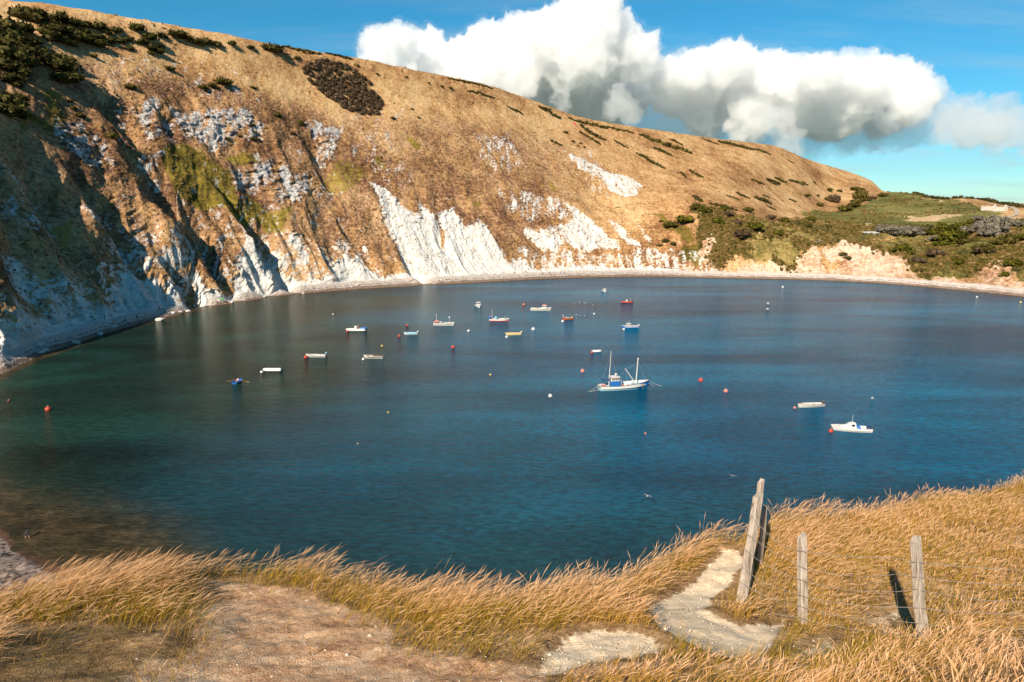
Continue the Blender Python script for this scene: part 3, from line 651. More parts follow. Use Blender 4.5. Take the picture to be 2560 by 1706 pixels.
CLOUDS = {
    'cumulus_cloud_main': [(621, 6581, 1698, 269), (766, 6482, 1647, 248), (916, 6698, 1551, 274), (483, 6556, 1611, 224), (326, 6525, 1512, 256), (155, 6751, 1601, 212), (-28, 7118, 1626, 242), (-217, 7043, 1569, 230), (269, 7037, 1469, 321), (611, 6631, 1443, 369), (1034, 6799, 1478, 246), (1144, 6605, 1418, 209), (1222, 6537, 1312, 151), (-1151, 6476, 1439, 180), (-1030, 6570, 1459, 199), (-943, 7088, 1507, 233), (-747, 7044, 1490, 221), (-558, 7053, 1452, 230), (-389, 7064, 1434, 230), (-227, 6664, 1298, 238), (14, 6755, 1277, 284), (332, 7469, 1344, 339), (699, 7524, 1310, 415), (1068, 7564, 1338, 370), (1294, 7547, 1336, 247), (-1190, 6467, 1379, 154), (516, 7474, 1151, 290), (928, 7491, 1088, 267), (1175, 7334, 1109, 215), (-1075, 6571, 1288, 199), (-891, 6815, 1268, 231), (-628, 7082, 1256, 267), (-310, 7696, 1295, 298), (63, 7668, 1202, 297)],
    'cumulus_cloud_right': [(1505, 6762, 1259, 188), (1596, 6559, 1260, 184), (1871, 6920, 1347, 209), (2011, 6633, 1330, 216), (2225, 6795, 1342, 204), (2371, 6733, 1273, 212), (1598, 7245, 1179, 215), (1828, 7121, 1180, 285), (2182, 7153, 1206, 338), (2460, 6949, 1133, 332), (2639, 6672, 1166, 241), (2645, 6230, 1181, 175), (2885, 6513, 1214, 193), (3036, 6410, 1159, 229), (3196, 6339, 1128, 229), (3539, 6619, 1157, 213), (3534, 6354, 1094, 197), (3703, 6470, 1058, 144), (2807, 6858, 1059, 334), (3085, 6645, 1008, 330), (3585, 6908, 1047, 300), (3510, 6319, 961, 195), (1925, 7122, 995, 237), (2278, 6870, 921, 256), (3048, 6900, 905, 218)],
    'veil_main': [(112, 7826, 1112, 312), (446, 7822, 1057, 332), (779, 7802, 1009, 332), (1108, 7767, 968, 332), (1432, 7717, 939, 332), (1727, 7660, 910, 332), (1972, 7604, 881, 302), (1374, 7698, 1162, 302), (1647, 7652, 1110, 302)],
    'veil_right': [(2228, 7531, 895, 302), (2524, 7443, 842, 312), (2805, 7343, 831, 312), (3072, 7234, 836, 312), (3327, 7120, 849, 302), (3567, 7000, 868, 292), (3796, 6877, 882, 277), (4016, 6753, 867, 252), (4228, 6627, 824, 252), (4426, 6500, 797, 252)],
    'small_a': [(921, 6270, 935, 131), (856, 6286, 883, 106), (1025, 6263, 869, 106)],
    'small_b': [(2114, 5990, 819, 122), (2230, 5953, 786, 106), (2171, 5980, 737, 106)],
    'small_c': [(2955, 5635, 730, 106), (3002, 5616, 678, 82), (2924, 5655, 699, 73)],
    'small_d': [(2327, 5935, 609, 90), (2283, 5955, 569, 98), (2380, 5919, 555, 82)],
    'small_e': [(455, 6317, 960, 106), (397, 6315, 1000, 82)],
    'small_f': [(3331, 5428, 673, 122), (3452, 5355, 648, 139), (3590, 5266, 623, 147), (3696, 5191, 630, 163), (3784, 5132, 593, 163)],
}
# ------------------------------------------------------------------ hillside round the bay
def hillside_material():
    m, g = new_mat('hillside')
    pos = g.n('ShaderNodeNewGeometry').outputs['Position']
    fall = g.mapping(pos, rot=(0, 0, -math.atan2(U2[1], U2[0])), scale=(1, .22, .3))    # x along the ridge, stretched down the slope
    big = g.noise(pos, .018, 3)
    streak = g.noise(fall, .30, 4, .65)
    fine = g.noise(pos, .6, 5, .72)
    tuft = g.noise(pos, 2.0, 2, .6)
    sub = lambda v, k: g.math('MULTIPLY', g.math('SUBTRACT', v, .5), k)
    terr = g.noise(g.mapping(pos, rot=(0, 0, -math.atan2(U2[1], U2[0])), scale=(.05, .28, .9)), 1.0, 3, .6, .4)     # faint sheep tracks along the contours
    mixed = g.math('ADD', fine, g.math('ADD', g.math('ADD', sub(streak, .45), sub(terr, .38)), g.math('ADD', sub(big, .7), sub(g.noise(pos, .07, 4, .6), .55))))
    grass = g.ramp(mixed, [(.28, (.16, .076, .034)), (.42, (.31, .168, .072)), (.54, (.41, .245, .11)), (.70, (.52, .35, .18))])
    # heathy reddish growth over most of the steep face
    hcol = g.ramp(mixed, [(.30, (.050, .026, .018)), (.44, (.15, .076, .043)), (.55, (.275, .15, .078)), (.70, (.42, .265, .145))])
    hf = g.step(g.math('ADD', g.attr('heath'), sub(streak, 1.6)), .36, .74)
    col = g.mix(hf, grass, hcol)
    # gold-green flushes
    gf = g.step(g.math('ADD', g.attr('green'), sub(fine, 1.3)), .42, .7)
    col = g.mix(gf, col, g.ramp(mixed, [(.3, (.065, .05, .012)), (.5, (.17, .125, .022)), (.7, (.29, .215, .045))]))
    # olive scrub on the far side, the green field
    sf = g.step(g.math('ADD', g.attr('scrub'), sub(fine, 1.5)), .34, .66)
    scol = g.ramp(mixed, [(.30, (.035, .034, .011)), (.44, (.090, .078, .022)), (.56, (.17, .132, .040)), (.70, (.28, .20, .075))])
    col = g.mix(sf, col, scol)
    ff = g.step(g.math('ADD', g.attr('field'), g.math('ADD', sub(fine, .8), sub(big, 1.2))), .4, .66)
    fcol = g.ramp(mixed, [(.30, (.055, .055, .017)), (.48, (.115, .112, .032)), (.68, (.21, .185, .062))])
    col = g.mix(ff, col, fcol)
    df = g.step(g.math('ADD', g.attr('sandy'), sub(fine, 1.2)), .45, .7)
    col = g.mix(df, col, g.ramp(fine, [(.35, (.34, .225, .115)), (.65, (.52, .39, .23))]))
    # ochre and pale clay
    of = g.step(g.math('ADD', g.attr('ochre'), sub(streak, 1.7)), .44, .68)
    ocol = g.ramp(mixed, [(.32, (.28, .145, .075)), (.46, (.42, .265, .165)), (.60, (.52, .40, .30))])
    col = g.mix(of, col, ocol)
    # chalk: clean faces where the outline is strong, broken streaks and speckle where it is weak
    cn = g.math('ADD', g.math('MULTIPLY', streak, .55), g.math('MULTIPLY', fine, .45))
    ck = g.step(g.math('ADD', g.attr('chalk'), sub(cn, 2.9)), .46, .80)
    ccol = g.ramp(g.noise(fall, .8, 5, .75), [(.28, (.30, .265, .225)), (.42, (.52, .49, .44)), (.56, (.66, .635, .59)), (.7, (.72, .70, .66))])
    ccol = g.mix(g.math('MULTIPLY', g.step(g.noise(pos, .33, 4, .7), .60, .70), .75), ccol, (.22, .14, .07))
    rcol = g.ramp(fine, [(.30, (.085, .078, .075)), (.46, (.26, .25, .25)), (.60, (.46, .45, .44)), (.72, (.58, .57, .55))])
    ccol = g.mix(g.math('MULTIPLY', g.attr('rock'), .85), ccol, rcol)
    col = g.mix(ck, col, ccol)
    # shingle beach
    bcol = g.ramp(g.noise(pos, 2.2, 3, .75), [(.3, (.30, .25, .21)), (.5, (.46, .40, .355)), (.7, (.58, .53, .48))])
    bcol = g.mix(g.attr('wet'), bcol, g.ramp(fine, [(.3, (.12, .08, .06)), (.7, (.30, .22, .17))]))
    wrack = g.math('MULTIPLY', g.attr('wrack'), g.step(fine, .42, .56))
    bcol = g.mix(wrack, bcol, (.15, .095, .065))
    col = g.mix(g.attr('beach'), col, bcol)
    h = g.math('ADD', g.math('MULTIPLY', g.noise(pos, .7, 3, .7), .9), g.math('MULTIPLY', tuft, .35))
    bs = g.math('ADD', .38, g.math('MULTIPLY', g.math('MAXIMUM', g.attr('heath'), g.attr('chalk')), .6))
    finish(g, col, .95, h, bs, 1.4, .06)
    return m

def build_hillside():
    az, s = bay_grid(1500, 1.0)
    X, Y, Z = bay_base(az, s)
    S = np.broadcast_to(s[:, None], X.shape)
    A = np.broadcast_to(az[None, :], X.shape)
    chalk = mask_of(CHALK, X, Y, 3.2, .9)
    chalk = np.maximum(chalk, .34 * mask_of([(1, p) for st, p in CHALK], X, Y, 11, .5))
    rock = mask_of([(1, p) for st, p in CHALK[-10:]], X, Y, 3)
    scrub = mask_of(SCRUB, X, Y, 4)
    edge = fbm(X / 12, Y / 12, 0, 3, 301)
    foot = (1 - smooth(2.12, 2.42, S + .14 * edge)) * (1 - smooth(12, 17, A))
    chalk = np.maximum(chalk, .95 * foot)
    ochre = np.maximum(mask_of(OCHRE, X, Y, 3), .7 * (1 - smooth(2.1, 2.5, S + .15 * edge)) * smooth(12, 17, A))
    heath = smooth(2.2, 2.8, S) * (1 - smooth(5.2, 6.2, S)) * (1 - smooth(2, 12, A)) * .62
    beach = 1 - smooth(1.93, 2.06, S + .05 * edge)
    wet = 1 - smooth(1.22, 1.42, S + .06 * edge)
    wrack = np.exp(-((S - 1.55 + .08 * edge) / .07) ** 2)
    green, fld, sandy = mask_of(GREEN, X, Y, 3), mask_of(FIELD, X, Y, 5), mask_of(SANDY, X, Y, 5)
    X2, Y2, Z2, steep = bay_relief(X, Y, Z, az, s, chalk, scrub)
    bare_rock = smooth(1.35, 2.8, steep) * (.70 - .22 * smooth(2.9, 3.6, S)) * (1 - .75 * (1 - smooth(-33, -29, A)) * smooth(2.5, 2.9, S))
    chalk = np.maximum(chalk, bare_rock)
    rock = np.maximum(rock, bare_rock * smooth(2.9, 3.6, S))
    me = grid_mesh('hillside', X2, Y2, Z2, dict(chalk=chalk, rock=rock, scrub=scrub, ochre=ochre, heath=heath, beach=beach, wet=wet,
                                                wrack=wrack, green=green, field=fld, sandy=sandy))
    return link('hillside', me, hillside_material(), kind='structure')

hillside = build_hillside()

# ------------------------------------------------------------------ near headland with its path and worn turf
def headland_material():
    m, g = new_mat('headland')
    pos = g.n('ShaderNodeNewGeometry').outputs['Position']
    fine = g.noise(pos, 14.0, 5, .75)
    med = g.noise(pos, 1.8, 5, .65)
    grit = g.n('ShaderNodeTexVoronoi', {'Vector': pos, 'Scale': 55.0}).outputs['Distance']
    sub = lambda v, k: g.math('MULTIPLY', g.math('SUBTRACT', v, .5), k)
    mixed = g.math('ADD', fine, sub(med, .9))
    soil = g.ramp(mixed, [(.30, (.13, .075, .035)), (.5, (.30, .18, .085)), (.68, (.44, .29, .15))])
    bare = g.step(g.math('ADD', g.attr('bare'), sub(med, .9)), .4, .7)
    bcol = g.ramp(mixed, [(.28, (.30, .15, .075)), (.42, (.49, .275, .145)), (.55, (.62, .385, .22)), (.72, (.72, .51, .33))])
    col = g.mix(bare, soil, bcol)
    pf = g.step(g.math('ADD', g.attr('path'), g.math('ADD', sub(med, .6), sub(fine, .9))), .36, .66)
    pcol = g.ramp(g.math('ADD', fine, sub(med, .5)), [(.28, (.56, .41, .26)), (.5, (.70, .545, .37)), (.72, (.76, .625, .45))])
    col = g.mix(pf, col, pcol)
    peb = g.n('ShaderNodeTexVoronoi', {'Vector': pos, 'Scale': 2.2, 'Randomness': 1.0})
    scol = g.ramp(g.math('ADD', g.math('MULTIPLY', peb.outputs['Color'], .6), g.math('MULTIPLY', g.noise(pos, .9, 4, .8), .5)),
                  [(.30, (.05, .036, .028)), (.5, (.17, .125, .10)), (.72, (.32, .25, .205))])
    scol = g.mix(g.attr('damp'), scol, (.11, .06, .038))
    col = g.mix(g.attr('shingle'), col, scol)
    h = g.math('ADD', g.math('MULTIPLY', fine, .7), g.math('MULTIPLY', grit, .3))
    finish(g, col, .95, h, .7, .035, .05)
    return m

def build_headland():
    az = np.concatenate([np.linspace(-95, -42, 60, endpoint=False), np.linspace(-42, 42, 620, endpoint=False), np.linspace(42, 95, 60)])
    lip = spline([p[0] for p in LIP_X], [p[1] for p in LIP_X], az)
    sh = spline([p[0] for p in NEAR_SHORE], [p[1] for p in NEAR_SHORE], az)
    rows = []
    for t in np.linspace(0, 1, 260, endpoint=False):
        rows.append(.3 + (lip - .3) * t ** .8)
    for t in np.linspace(0, 1, 150):
        rows.append(lip + (sh + 14 - lip) * t ** 1.35)
    r = np.array(rows)
    a = np.radians(az)[None, :]
    X, Y = r * np.sin(a), r * np.cos(a)
    Z = headland_z(X, Y)
    path, bare = mask_of(FPATH, X, Y, .16, .5), mask_of(FBARE, X, Y, .5)
    Z = Z - .07 * path
    foot = np.minimum(sh - 13, lip + 40)[None, :]
    shingle = smooth(foot - 3, foot + 1, r)
    damp = smooth(sh[None, :] - 3.2, sh[None, :] - .6, r + .9 * fbm(X / 2.5, Y / 2.5, 0, 3, 221))
    beach_bumps = shingle * (.16 * fbm(X / 1.1, Y / 1.1, 0, 3, 222) + .3 * fbm(X / 5, Y / 5, 0, 2, 223))
    me = grid_mesh('headland', X, Y, Z + beach_bumps, dict(path=path, bare=bare, shingle=shingle, damp=damp))
    return link('headland', me, headland_material(), kind='structure')

headland = build_headland()

# ------------------------------------------------------------------ water of the bay
def water_material():
    m, g = new_mat('water')
    pos = g.n('ShaderNodeNewGeometry').outputs['Position']
    depth = g.attr('shallow')            # 1 at the shore, 0 where it is deep
    west = g.attr('weedy')               # the green western half
    cur = g.noise(g.mapping(pos, rot=(0, 0, .25), scale=(.5, 1.6, 1)), .016, 4, .55, .6)
    weed = g.noise(g.mapping(pos, rot=(0, 0, .5), scale=(.8, 1.2, 1)), .035, 4, .6, .8)
    deep = g.ramp(cur, [(.32, (.0001, .034, .070)), (.5, (.0001, .066, .128)), (.68, (.0002, .106, .190))])
    teal = g.ramp(weed, [(.34, (.008, .014, .009)), (.5, (.009, .023, .016)), (.66, (.011, .038, .028))])
    col = g.mix(west, deep, teal)
    sh = g.step(g.math('ADD', depth, g.math('MULTIPLY', g.math('SUBTRACT', weed, .5), .35)), .35, .95)
    scol = g.ramp(g.noise(pos, .28, 6, .72), [(.34, (.018, .017, .009)), (.47, (.036, .028, .014)), (.58, (.058, .042, .021)), (.70, (.095, .068, .038))])
    col = g.mix(sh, col, scol)
    # light and dark of breeze ripples, painted into the water colour in streaks
    ripple_tone = g.noise(g.mapping(pos, rot=(0, 0, .3), scale=(.55, 1.35, 1)), 1.05, 5, .7, .2)
    streak_tone = g.noise(g.mapping(pos, rot=(0, 0, .22), scale=(.35, 1.5, 1)), .06, 4, .6, .5)
    k = g.step(g.math('ADD', g.math('MULTIPLY', ripple_tone, .72), g.math('MULTIPLY', streak_tone, .28)), .34, .66, .62, 1.5)
    col = g.mix(1.0, col, g.n('ShaderNodeCombineColor', {0: k, 1: k, 2: k}).outputs[0], 'MULTIPLY')
    # wind ripples on several scales, crests running across the breeze
    w1 = g.noise(g.mapping(pos, rot=(0, 0, .32), scale=(.55, 1.6, 1)), 2.1, 4, .65, .3)
    w2 = g.noise(g.mapping(pos, rot=(0, 0, .30), scale=(.5, 1.7, 1)), .42, 3, .6, .4)
    gust = g.step(g.noise(pos, .012, 2), .38, .62, .55, 1.15)
    h = g.math('ADD', g.math('MULTIPLY', w1, .34), g.math('MULTIPLY', w2, .46))
    h = g.math('MULTIPLY', h, gust)
    p = finish(g, col, .12, h, 1.0, 1.0, .5, IOR=1.085)
    p.inputs['Specular Tint'].default_value = (.38, .76, 1.0, 1.0)
    return m

def build_water():
    az = np.concatenate([np.linspace(-95, -42, 40, endpoint=False), np.linspace(-42, 40, 420, endpoint=False), np.linspace(40, 95, 40)])
    far = spline([p[0] for p in SHORE], [p[1] for p in SHORE], az)
    near = spline([p[0] for p in NEAR_SHORE], [p[1] for p in NEAR_SHORE], az)
    lo = near - 14
    hi = np.where(az > 55, np.maximum(far, 2500) + 6, np.maximum(far, near) + 6)
    t = np.linspace(0, 1, 300)[:, None]
    r = lo[None] + (hi - lo)[None] * t ** 1.4
    a = np.radians(az)[None, :]
    X, Y = r * np.sin(a), r * np.cos(a)
    df = np.maximum(far[None] - r, 0)
    dn = np.maximum(r - near[None], 0)
    sf = 1 - smooth(0, 16, df)
    wl = 1 - smooth(-34, -14, np.degrees(np.arctan2(X, Y)))
    sn = (1 - smooth(2, 60, dn)) * wl
    shallow = np.maximum(sf, sn)
    weedy = (1 - smooth(-75, 35, X + .12 * (Y - 150) + 18 * fbm(X / 50, Y / 50, 0, 3, 7)))
    weedy = np.maximum(weedy, .8 * (1 - smooth(5, 60, dn)))
    me = grid_mesh('bay_water', X, Y, X * 0, dict(shallow=shallow, weedy=weedy))
    return link('bay_water', me, water_material(), kind='structure')

bay_water = build_water()

# ------------------------------------------------------------------ the country beyond the hill, out to the horizon
def build_plain():
    m, g = new_mat('far_country')
    pos = g.n('ShaderNodeNewGeometry').outputs['Position']
    f = g.n('ShaderNodeTexVoronoi', {'Vector': pos, 'Scale': .0035}).outputs['Color']
    n = g.noise(pos, .002, 4, .6)
    finish(g, g.mix(.4, g.ramp(n, [(.35, (.06, .10, .10)), (.65, (.12, .17, .15))]), g.ramp(f, [(.2, (.08, .12, .10)), (.8, (.20, .20, .13))])), .95)
    rings = [[(r * math.cos(t), r * math.sin(t), z) for t in [2 * math.pi * k / 96 for k in range(96)]] for r, z in ((1.0, -9), (1400, -9), (6000, -9), (20000, -9), (60000, -9))]
    mb_v = [p for r in rings for p in r]
    fs = []
    for k in range(len(rings) - 1):
        for i in range(96):
            j = (i + 1) % 96
            fs.append((k * 96 + i, k * 96 + j, (k + 1) * 96 + j, (k + 1) * 96 + i))
    me = bpy.data.meshes.new('far_country')
    me.from_pydata(mb_v, [], fs)
    me.update()
    link('far_country', me, m, kind='structure')

build_plain()

# ------------------------------------------------------------------ wind-bent grass on the headland
RNG = np.random.default_rng(7)

def grass_material(name, trans=.25):
    m, g = new_mat(name)
    col = g.attr('col', 0)
    d = g.n('ShaderNodeBsdfDiffuse', {'Color': col, 'Roughness': .6})
    t = g.n('ShaderNodeBsdfTranslucent', {'Color': col})
    mx = g.n('ShaderNodeMixShader', {0: trans, 1: d.outputs[0], 2: t.outputs[0]})
    g.n('ShaderNodeOutputMaterial', {'Surface': mx})
    return m

def blades(name, x, y, h, bend, width, c_root, c_tip, mat, segs=3, head=0.0, c_head=None, spread=.55):
    """ribbons leaning with the wind; every argument is an array with one entry per blade"""
    n = len(x)
    z = headland_z(x, y) - .02
    yaw = RNG.normal(.28, spread, n)                     # the breeze blows to the right and a little away
    lx, ly = np.cos(yaw), np.sin(yaw)
    fa = RNG.uniform(0, math.pi, n)
    wx, wy = np.cos(fa), np.sin(fa)
    ts = np.linspace(0, 1, segs + 1)
    V = np.zeros((n, 2 * segs + 1 + (4 if head else 0), 3), np.float32)
    C = np.zeros((n, V.shape[1], 4), np.float32)
    C[..., 3] = 1
    droop = RNG.uniform(.8, 1.25, n)
    def at(t):
        px = x + lx * h * bend * t ** 1.8 * droop
        py = y + ly * h * bend * t ** 1.8 * droop
        pz = z + h * (t - .42 * np.minimum(bend, 1.2) * t ** 2.2)
        return px, py, pz
    for k, t in enumerate(ts):
        px, py, pz = at(t)
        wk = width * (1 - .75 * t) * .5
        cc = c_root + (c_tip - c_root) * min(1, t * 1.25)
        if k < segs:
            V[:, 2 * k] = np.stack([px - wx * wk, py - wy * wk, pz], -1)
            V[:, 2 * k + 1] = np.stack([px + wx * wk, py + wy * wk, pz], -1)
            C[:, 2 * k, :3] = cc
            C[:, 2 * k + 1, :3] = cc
        else:
            V[:, 2 * k] = np.stack([px, py, pz], -1)
            C[:, 2 * k, :3] = cc
    tri, quad = [], []
    for k in range(segs - 1):
        quad.append((2 * k, 2 * k + 1, 2 * k + 3, 2 * k + 2))
    tri.append((2 * segs - 2, 2 * segs - 1, 2 * segs))
    if head:
        b = 2 * segs + 1
        for q, (t, s) in enumerate(((1 - head, 0), (1 - head * .45, -1), (1 - head * .45, 1), (1.04, 0))):
            px, py, pz = at(t)
            wk = s * width * .95
            V[:, b + q] = np.stack([px + wx * wk, py + wy * wk, pz + .004], -1)
            C[:, b + q, :3] = c_head
        quad.append((b, b + 1, b + 3, b + 2))
    nv = V.shape[1]
    off = (np.arange(n) * nv)[:, None, None]
    fq = (np.array(quad)[None] + off).reshape(-1, 4) if quad else np.zeros((0, 4), int)
    ft = (np.array(tri)[None] + off).reshape(-1, 3)
    me = bpy.data.meshes.new(name)
    me.vertices.add(n * nv)
    me.vertices.foreach_set('co', V.reshape(-1))
    me.loops.add(fq.size + ft.size)
    me.loops.foreach_set('vertex_index', np.concatenate([fq.reshape(-1), ft.reshape(-1)]).astype(np.int32))
    me.polygons.add(len(fq) + len(ft))
    st = np.concatenate([np.arange(len(fq)) * 4, fq.size + np.arange(len(ft)) * 3]).astype(np.int32)
    me.polygons.foreach_set('loop_start', st)
    me.update(calc_edges=True)
    a = me.attributes.new('col', 'FLOAT_COLOR', 'POINT')
    a.data.foreach_set('color', C.reshape(-1))
    me.materials.append(mat)
    return me

def scatter(n_per_m2, keep):
    """random map points over the part of the headland in view, kept where keep(x, y) > random"""
    n = int(n_per_m2 * 30 * 12.8)
    x, y = RNG.uniform(-13, 17, n), RNG.uniform(3.4, 16.2, n)
    az = np.degrees(np.arctan2(x, y))
    r = np.hypot(x, y)
    lip = spline([p[0] for p in LIP_X], [p[1] for p in LIP_X], az)
    ok = (np.abs(az) < 50) & (r < lip + 1.6)
    x, y = x[ok], y[ok]
    k = RNG.uniform(0, 1, len(x)) < keep(x, y)
    return x[k], y[k]

def lerp_cols(n, stops, t=None):
    t = RNG.uniform(0, 1, n) if t is None else t
    s = np.asarray(stops)
    f = t * (len(s) - 1)
    i = np.minimum(f.astype(int), len(s) - 2)
    w = (f - i)[:, None]
    return s[i] * (1 - w) + s[i + 1] * w

def zone(x, y):
    path, bare, green = mask_of(FPATH, x, y, .16, .5), mask_of(FBARE, x, y, .45), mask_of(FGREEN, x, y, .35)
    return path, bare, green

def build_grass():
    mat = grass_material('grass')
    straw = [(.45, .235, .07), (.58, .33, .125), (.66, .41, .195)]
    gold = [(.33, .17, .022), (.47, .265, .032), (.52, .325, .055)]
    olive = [(.19, .13, .010), (.33, .225, .014), (.43, .30, .028)]
    def patch(x, y, sc, sd):
        return np.clip(fbm(x / sc, y / sc, 0, 3, sd) * .9 + .5, 0, 1)
    # long flowering stems
    def keep_tall(x, y):
        p, b, g = zone(x, y)
        front = smooth(4.4, 5.6, y + 1.6 * smooth(.5, 3, x) - 1.0 * (fbm(x / .8, y / .8, 0, 2, 509) > .15))
        thin = 1 - .62 * smooth(.05, .3, mask_of(FBARE, x, y, 1.3, .3)) * (x < .5)
        return np.clip(1 - 5 * p, 0, 1) * (1 - .985 * b) * front * thin * (1 - .96 * smooth(.2, .6, g)) * (.25 + .75 * patch(x, y, 1.6, 501))
    x, y = scatter(900, keep_tall)
    n = len(x)
    p, b, g = zone(x, y)
    h = RNG.uniform(.24, .50, n) * (.65 + .5 * patch(x, y, 1.7, 502)) * (1 - .68 * smooth(.05, .4, np.maximum(mask_of(FPATH, x, y + .3, .45, .3), mask_of(FPATH, x, y, .4, .3)))) * (1 - .4 * b)
    me = blades('tall_grass', x, y, h, RNG.uniform(.45, 1.15, n), RNG.uniform(.0035, .006, n), lerp_cols(n, gold), lerp_cols(n, straw), mat, 3, .30, lerp_cols(n, [(.50, .275, .13), (.62, .38, .20), (.70, .47, .28)]))
    link('tall_grass', me, None, kind='stuff', label='long straw-coloured grass stems bent to the right by the wind', category='grass')
    # leafy undergrowth of the tall stand
    x, y = scatter(850, lambda x, y: np.clip(keep_tall(x, y) * (1 + 1.6 * smooth(.05, .3, mask_of(FBARE, x, y, 1.3, .3)) * (x < .5)), 0, 1))
    n = len(x)
    p, b, g = zone(x, y)
    edge = mask_of(FBARE, x, y, 1.3, .3)
    gr = np.clip(smooth(.42, .72, patch(x, y, 1.9, 503)) + .95 * smooth(.03, .25, edge) * (x < .5) * RNG.uniform(.5, 1, n), 0, 1)
    c = lerp_cols(n, gold) * (1 - gr[:, None]) + lerp_cols(n, olive) * gr[:, None]
    h = RNG.uniform(.10, .25, n) * (1 + .45 * gr) * (1 - .6 * smooth(.05, .4, p))
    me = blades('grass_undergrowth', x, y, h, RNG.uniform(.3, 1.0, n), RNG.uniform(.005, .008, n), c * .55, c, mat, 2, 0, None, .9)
    link('grass_undergrowth', me, None, kind='stuff', label='golden-green leafy undergrowth at the foot of the tall grass', category='grass')
    # worn, cropped turf and the green patch
    def keep_short(x, y):
        p, b, g = zone(x, y)
        return np.clip(1 - 2.2 * p, 0, 1) * np.maximum(.75 * b, np.maximum(.9 * g, .25)) * (.4 + .6 * patch(x, y, .7, 504))
    x, y = scatter(1700, keep_short)
    n = len(x)
    p, b, g = zone(x, y)
    gf = (smooth(.3, .6, g) * RNG.uniform(.7, 1, n))[:, None]
    c = lerp_cols(n, [(.26, .125, .06), (.45, .25, .13), (.58, .355, .20), (.66, .45, .28)]) * (1 - gf) + lerp_cols(n, [(.075, .066, .010), (.15, .12, .018), (.24, .175, .04)]) * gf
    h = RNG.uniform(.012, .055, n) * (1 + .9 * smooth(.3, .6, g))
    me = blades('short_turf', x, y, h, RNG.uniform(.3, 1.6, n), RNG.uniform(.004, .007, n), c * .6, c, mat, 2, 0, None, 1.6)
    link('short_turf', me, None, kind='stuff', label='cropped dry turf on the worn ground in front', category='grass')

build_grass()

# ------------------------------------------------------------------ loose chalk stones on the path and the worn ground
def build_stones():
    def keep(x, y):
        p, b, g = zone(x, y)
        return np.clip(.9 * smooth(.2, .7, p) + .35 * smooth(.05, .3, p) * (1 - p) + .16 * b, 0, 1)
    x, y = scatter(80, keep)
    n = len(x)
    z = headland_z(x, y) - .055 * mask_of(FPATH, x, y, .16, .5)
    r = RNG.uniform(.004, .015, n) * (1 + 1.2 * (RNG.uniform(0, 1, n) > .95))
    base = np.array([(0, 0, .8), (1, 0, 0), (.31, .95, .1), (-.81, .59, -.05), (-.81, -.59, .1), (.31, -.95, 0), (0, 0, -.8)])
    V = base[None] * r[:, None, None] * RNG.uniform(.65, 1.3, (n, 7, 3)) + np.stack([x, y, z], -1)[:, None]
    F = [(0, 1 + k, 1 + (k + 1) % 5) for k in range(5)] + [(6, 1 + (k + 1) % 5, 1 + k) for k in range(5)]
    F = (np.array(F)[None] + (np.arange(n) * 7)[:, None, None]).reshape(-1, 3)
    me = bpy.data.meshes.new('chalk_stones')
    me.from_pydata(V.reshape(-1, 3).tolist(), [], F.tolist())
    m, g = new_mat('chalk_stones')
    rnd = g.n('ShaderNodeNewGeometry').outputs['Random Per Island']
    finish(g, g.ramp(rnd, [(0, (.28, .21, .145)), (.5, (.46, .37, .275)), (1, (.62, .54, .44))]), .95)
    me.materials.append(m)
    link('chalk_stones', me, None, None, kind='stuff', label='loose pale stones strewn over the path and bare ground', category='stones')

build_stones()

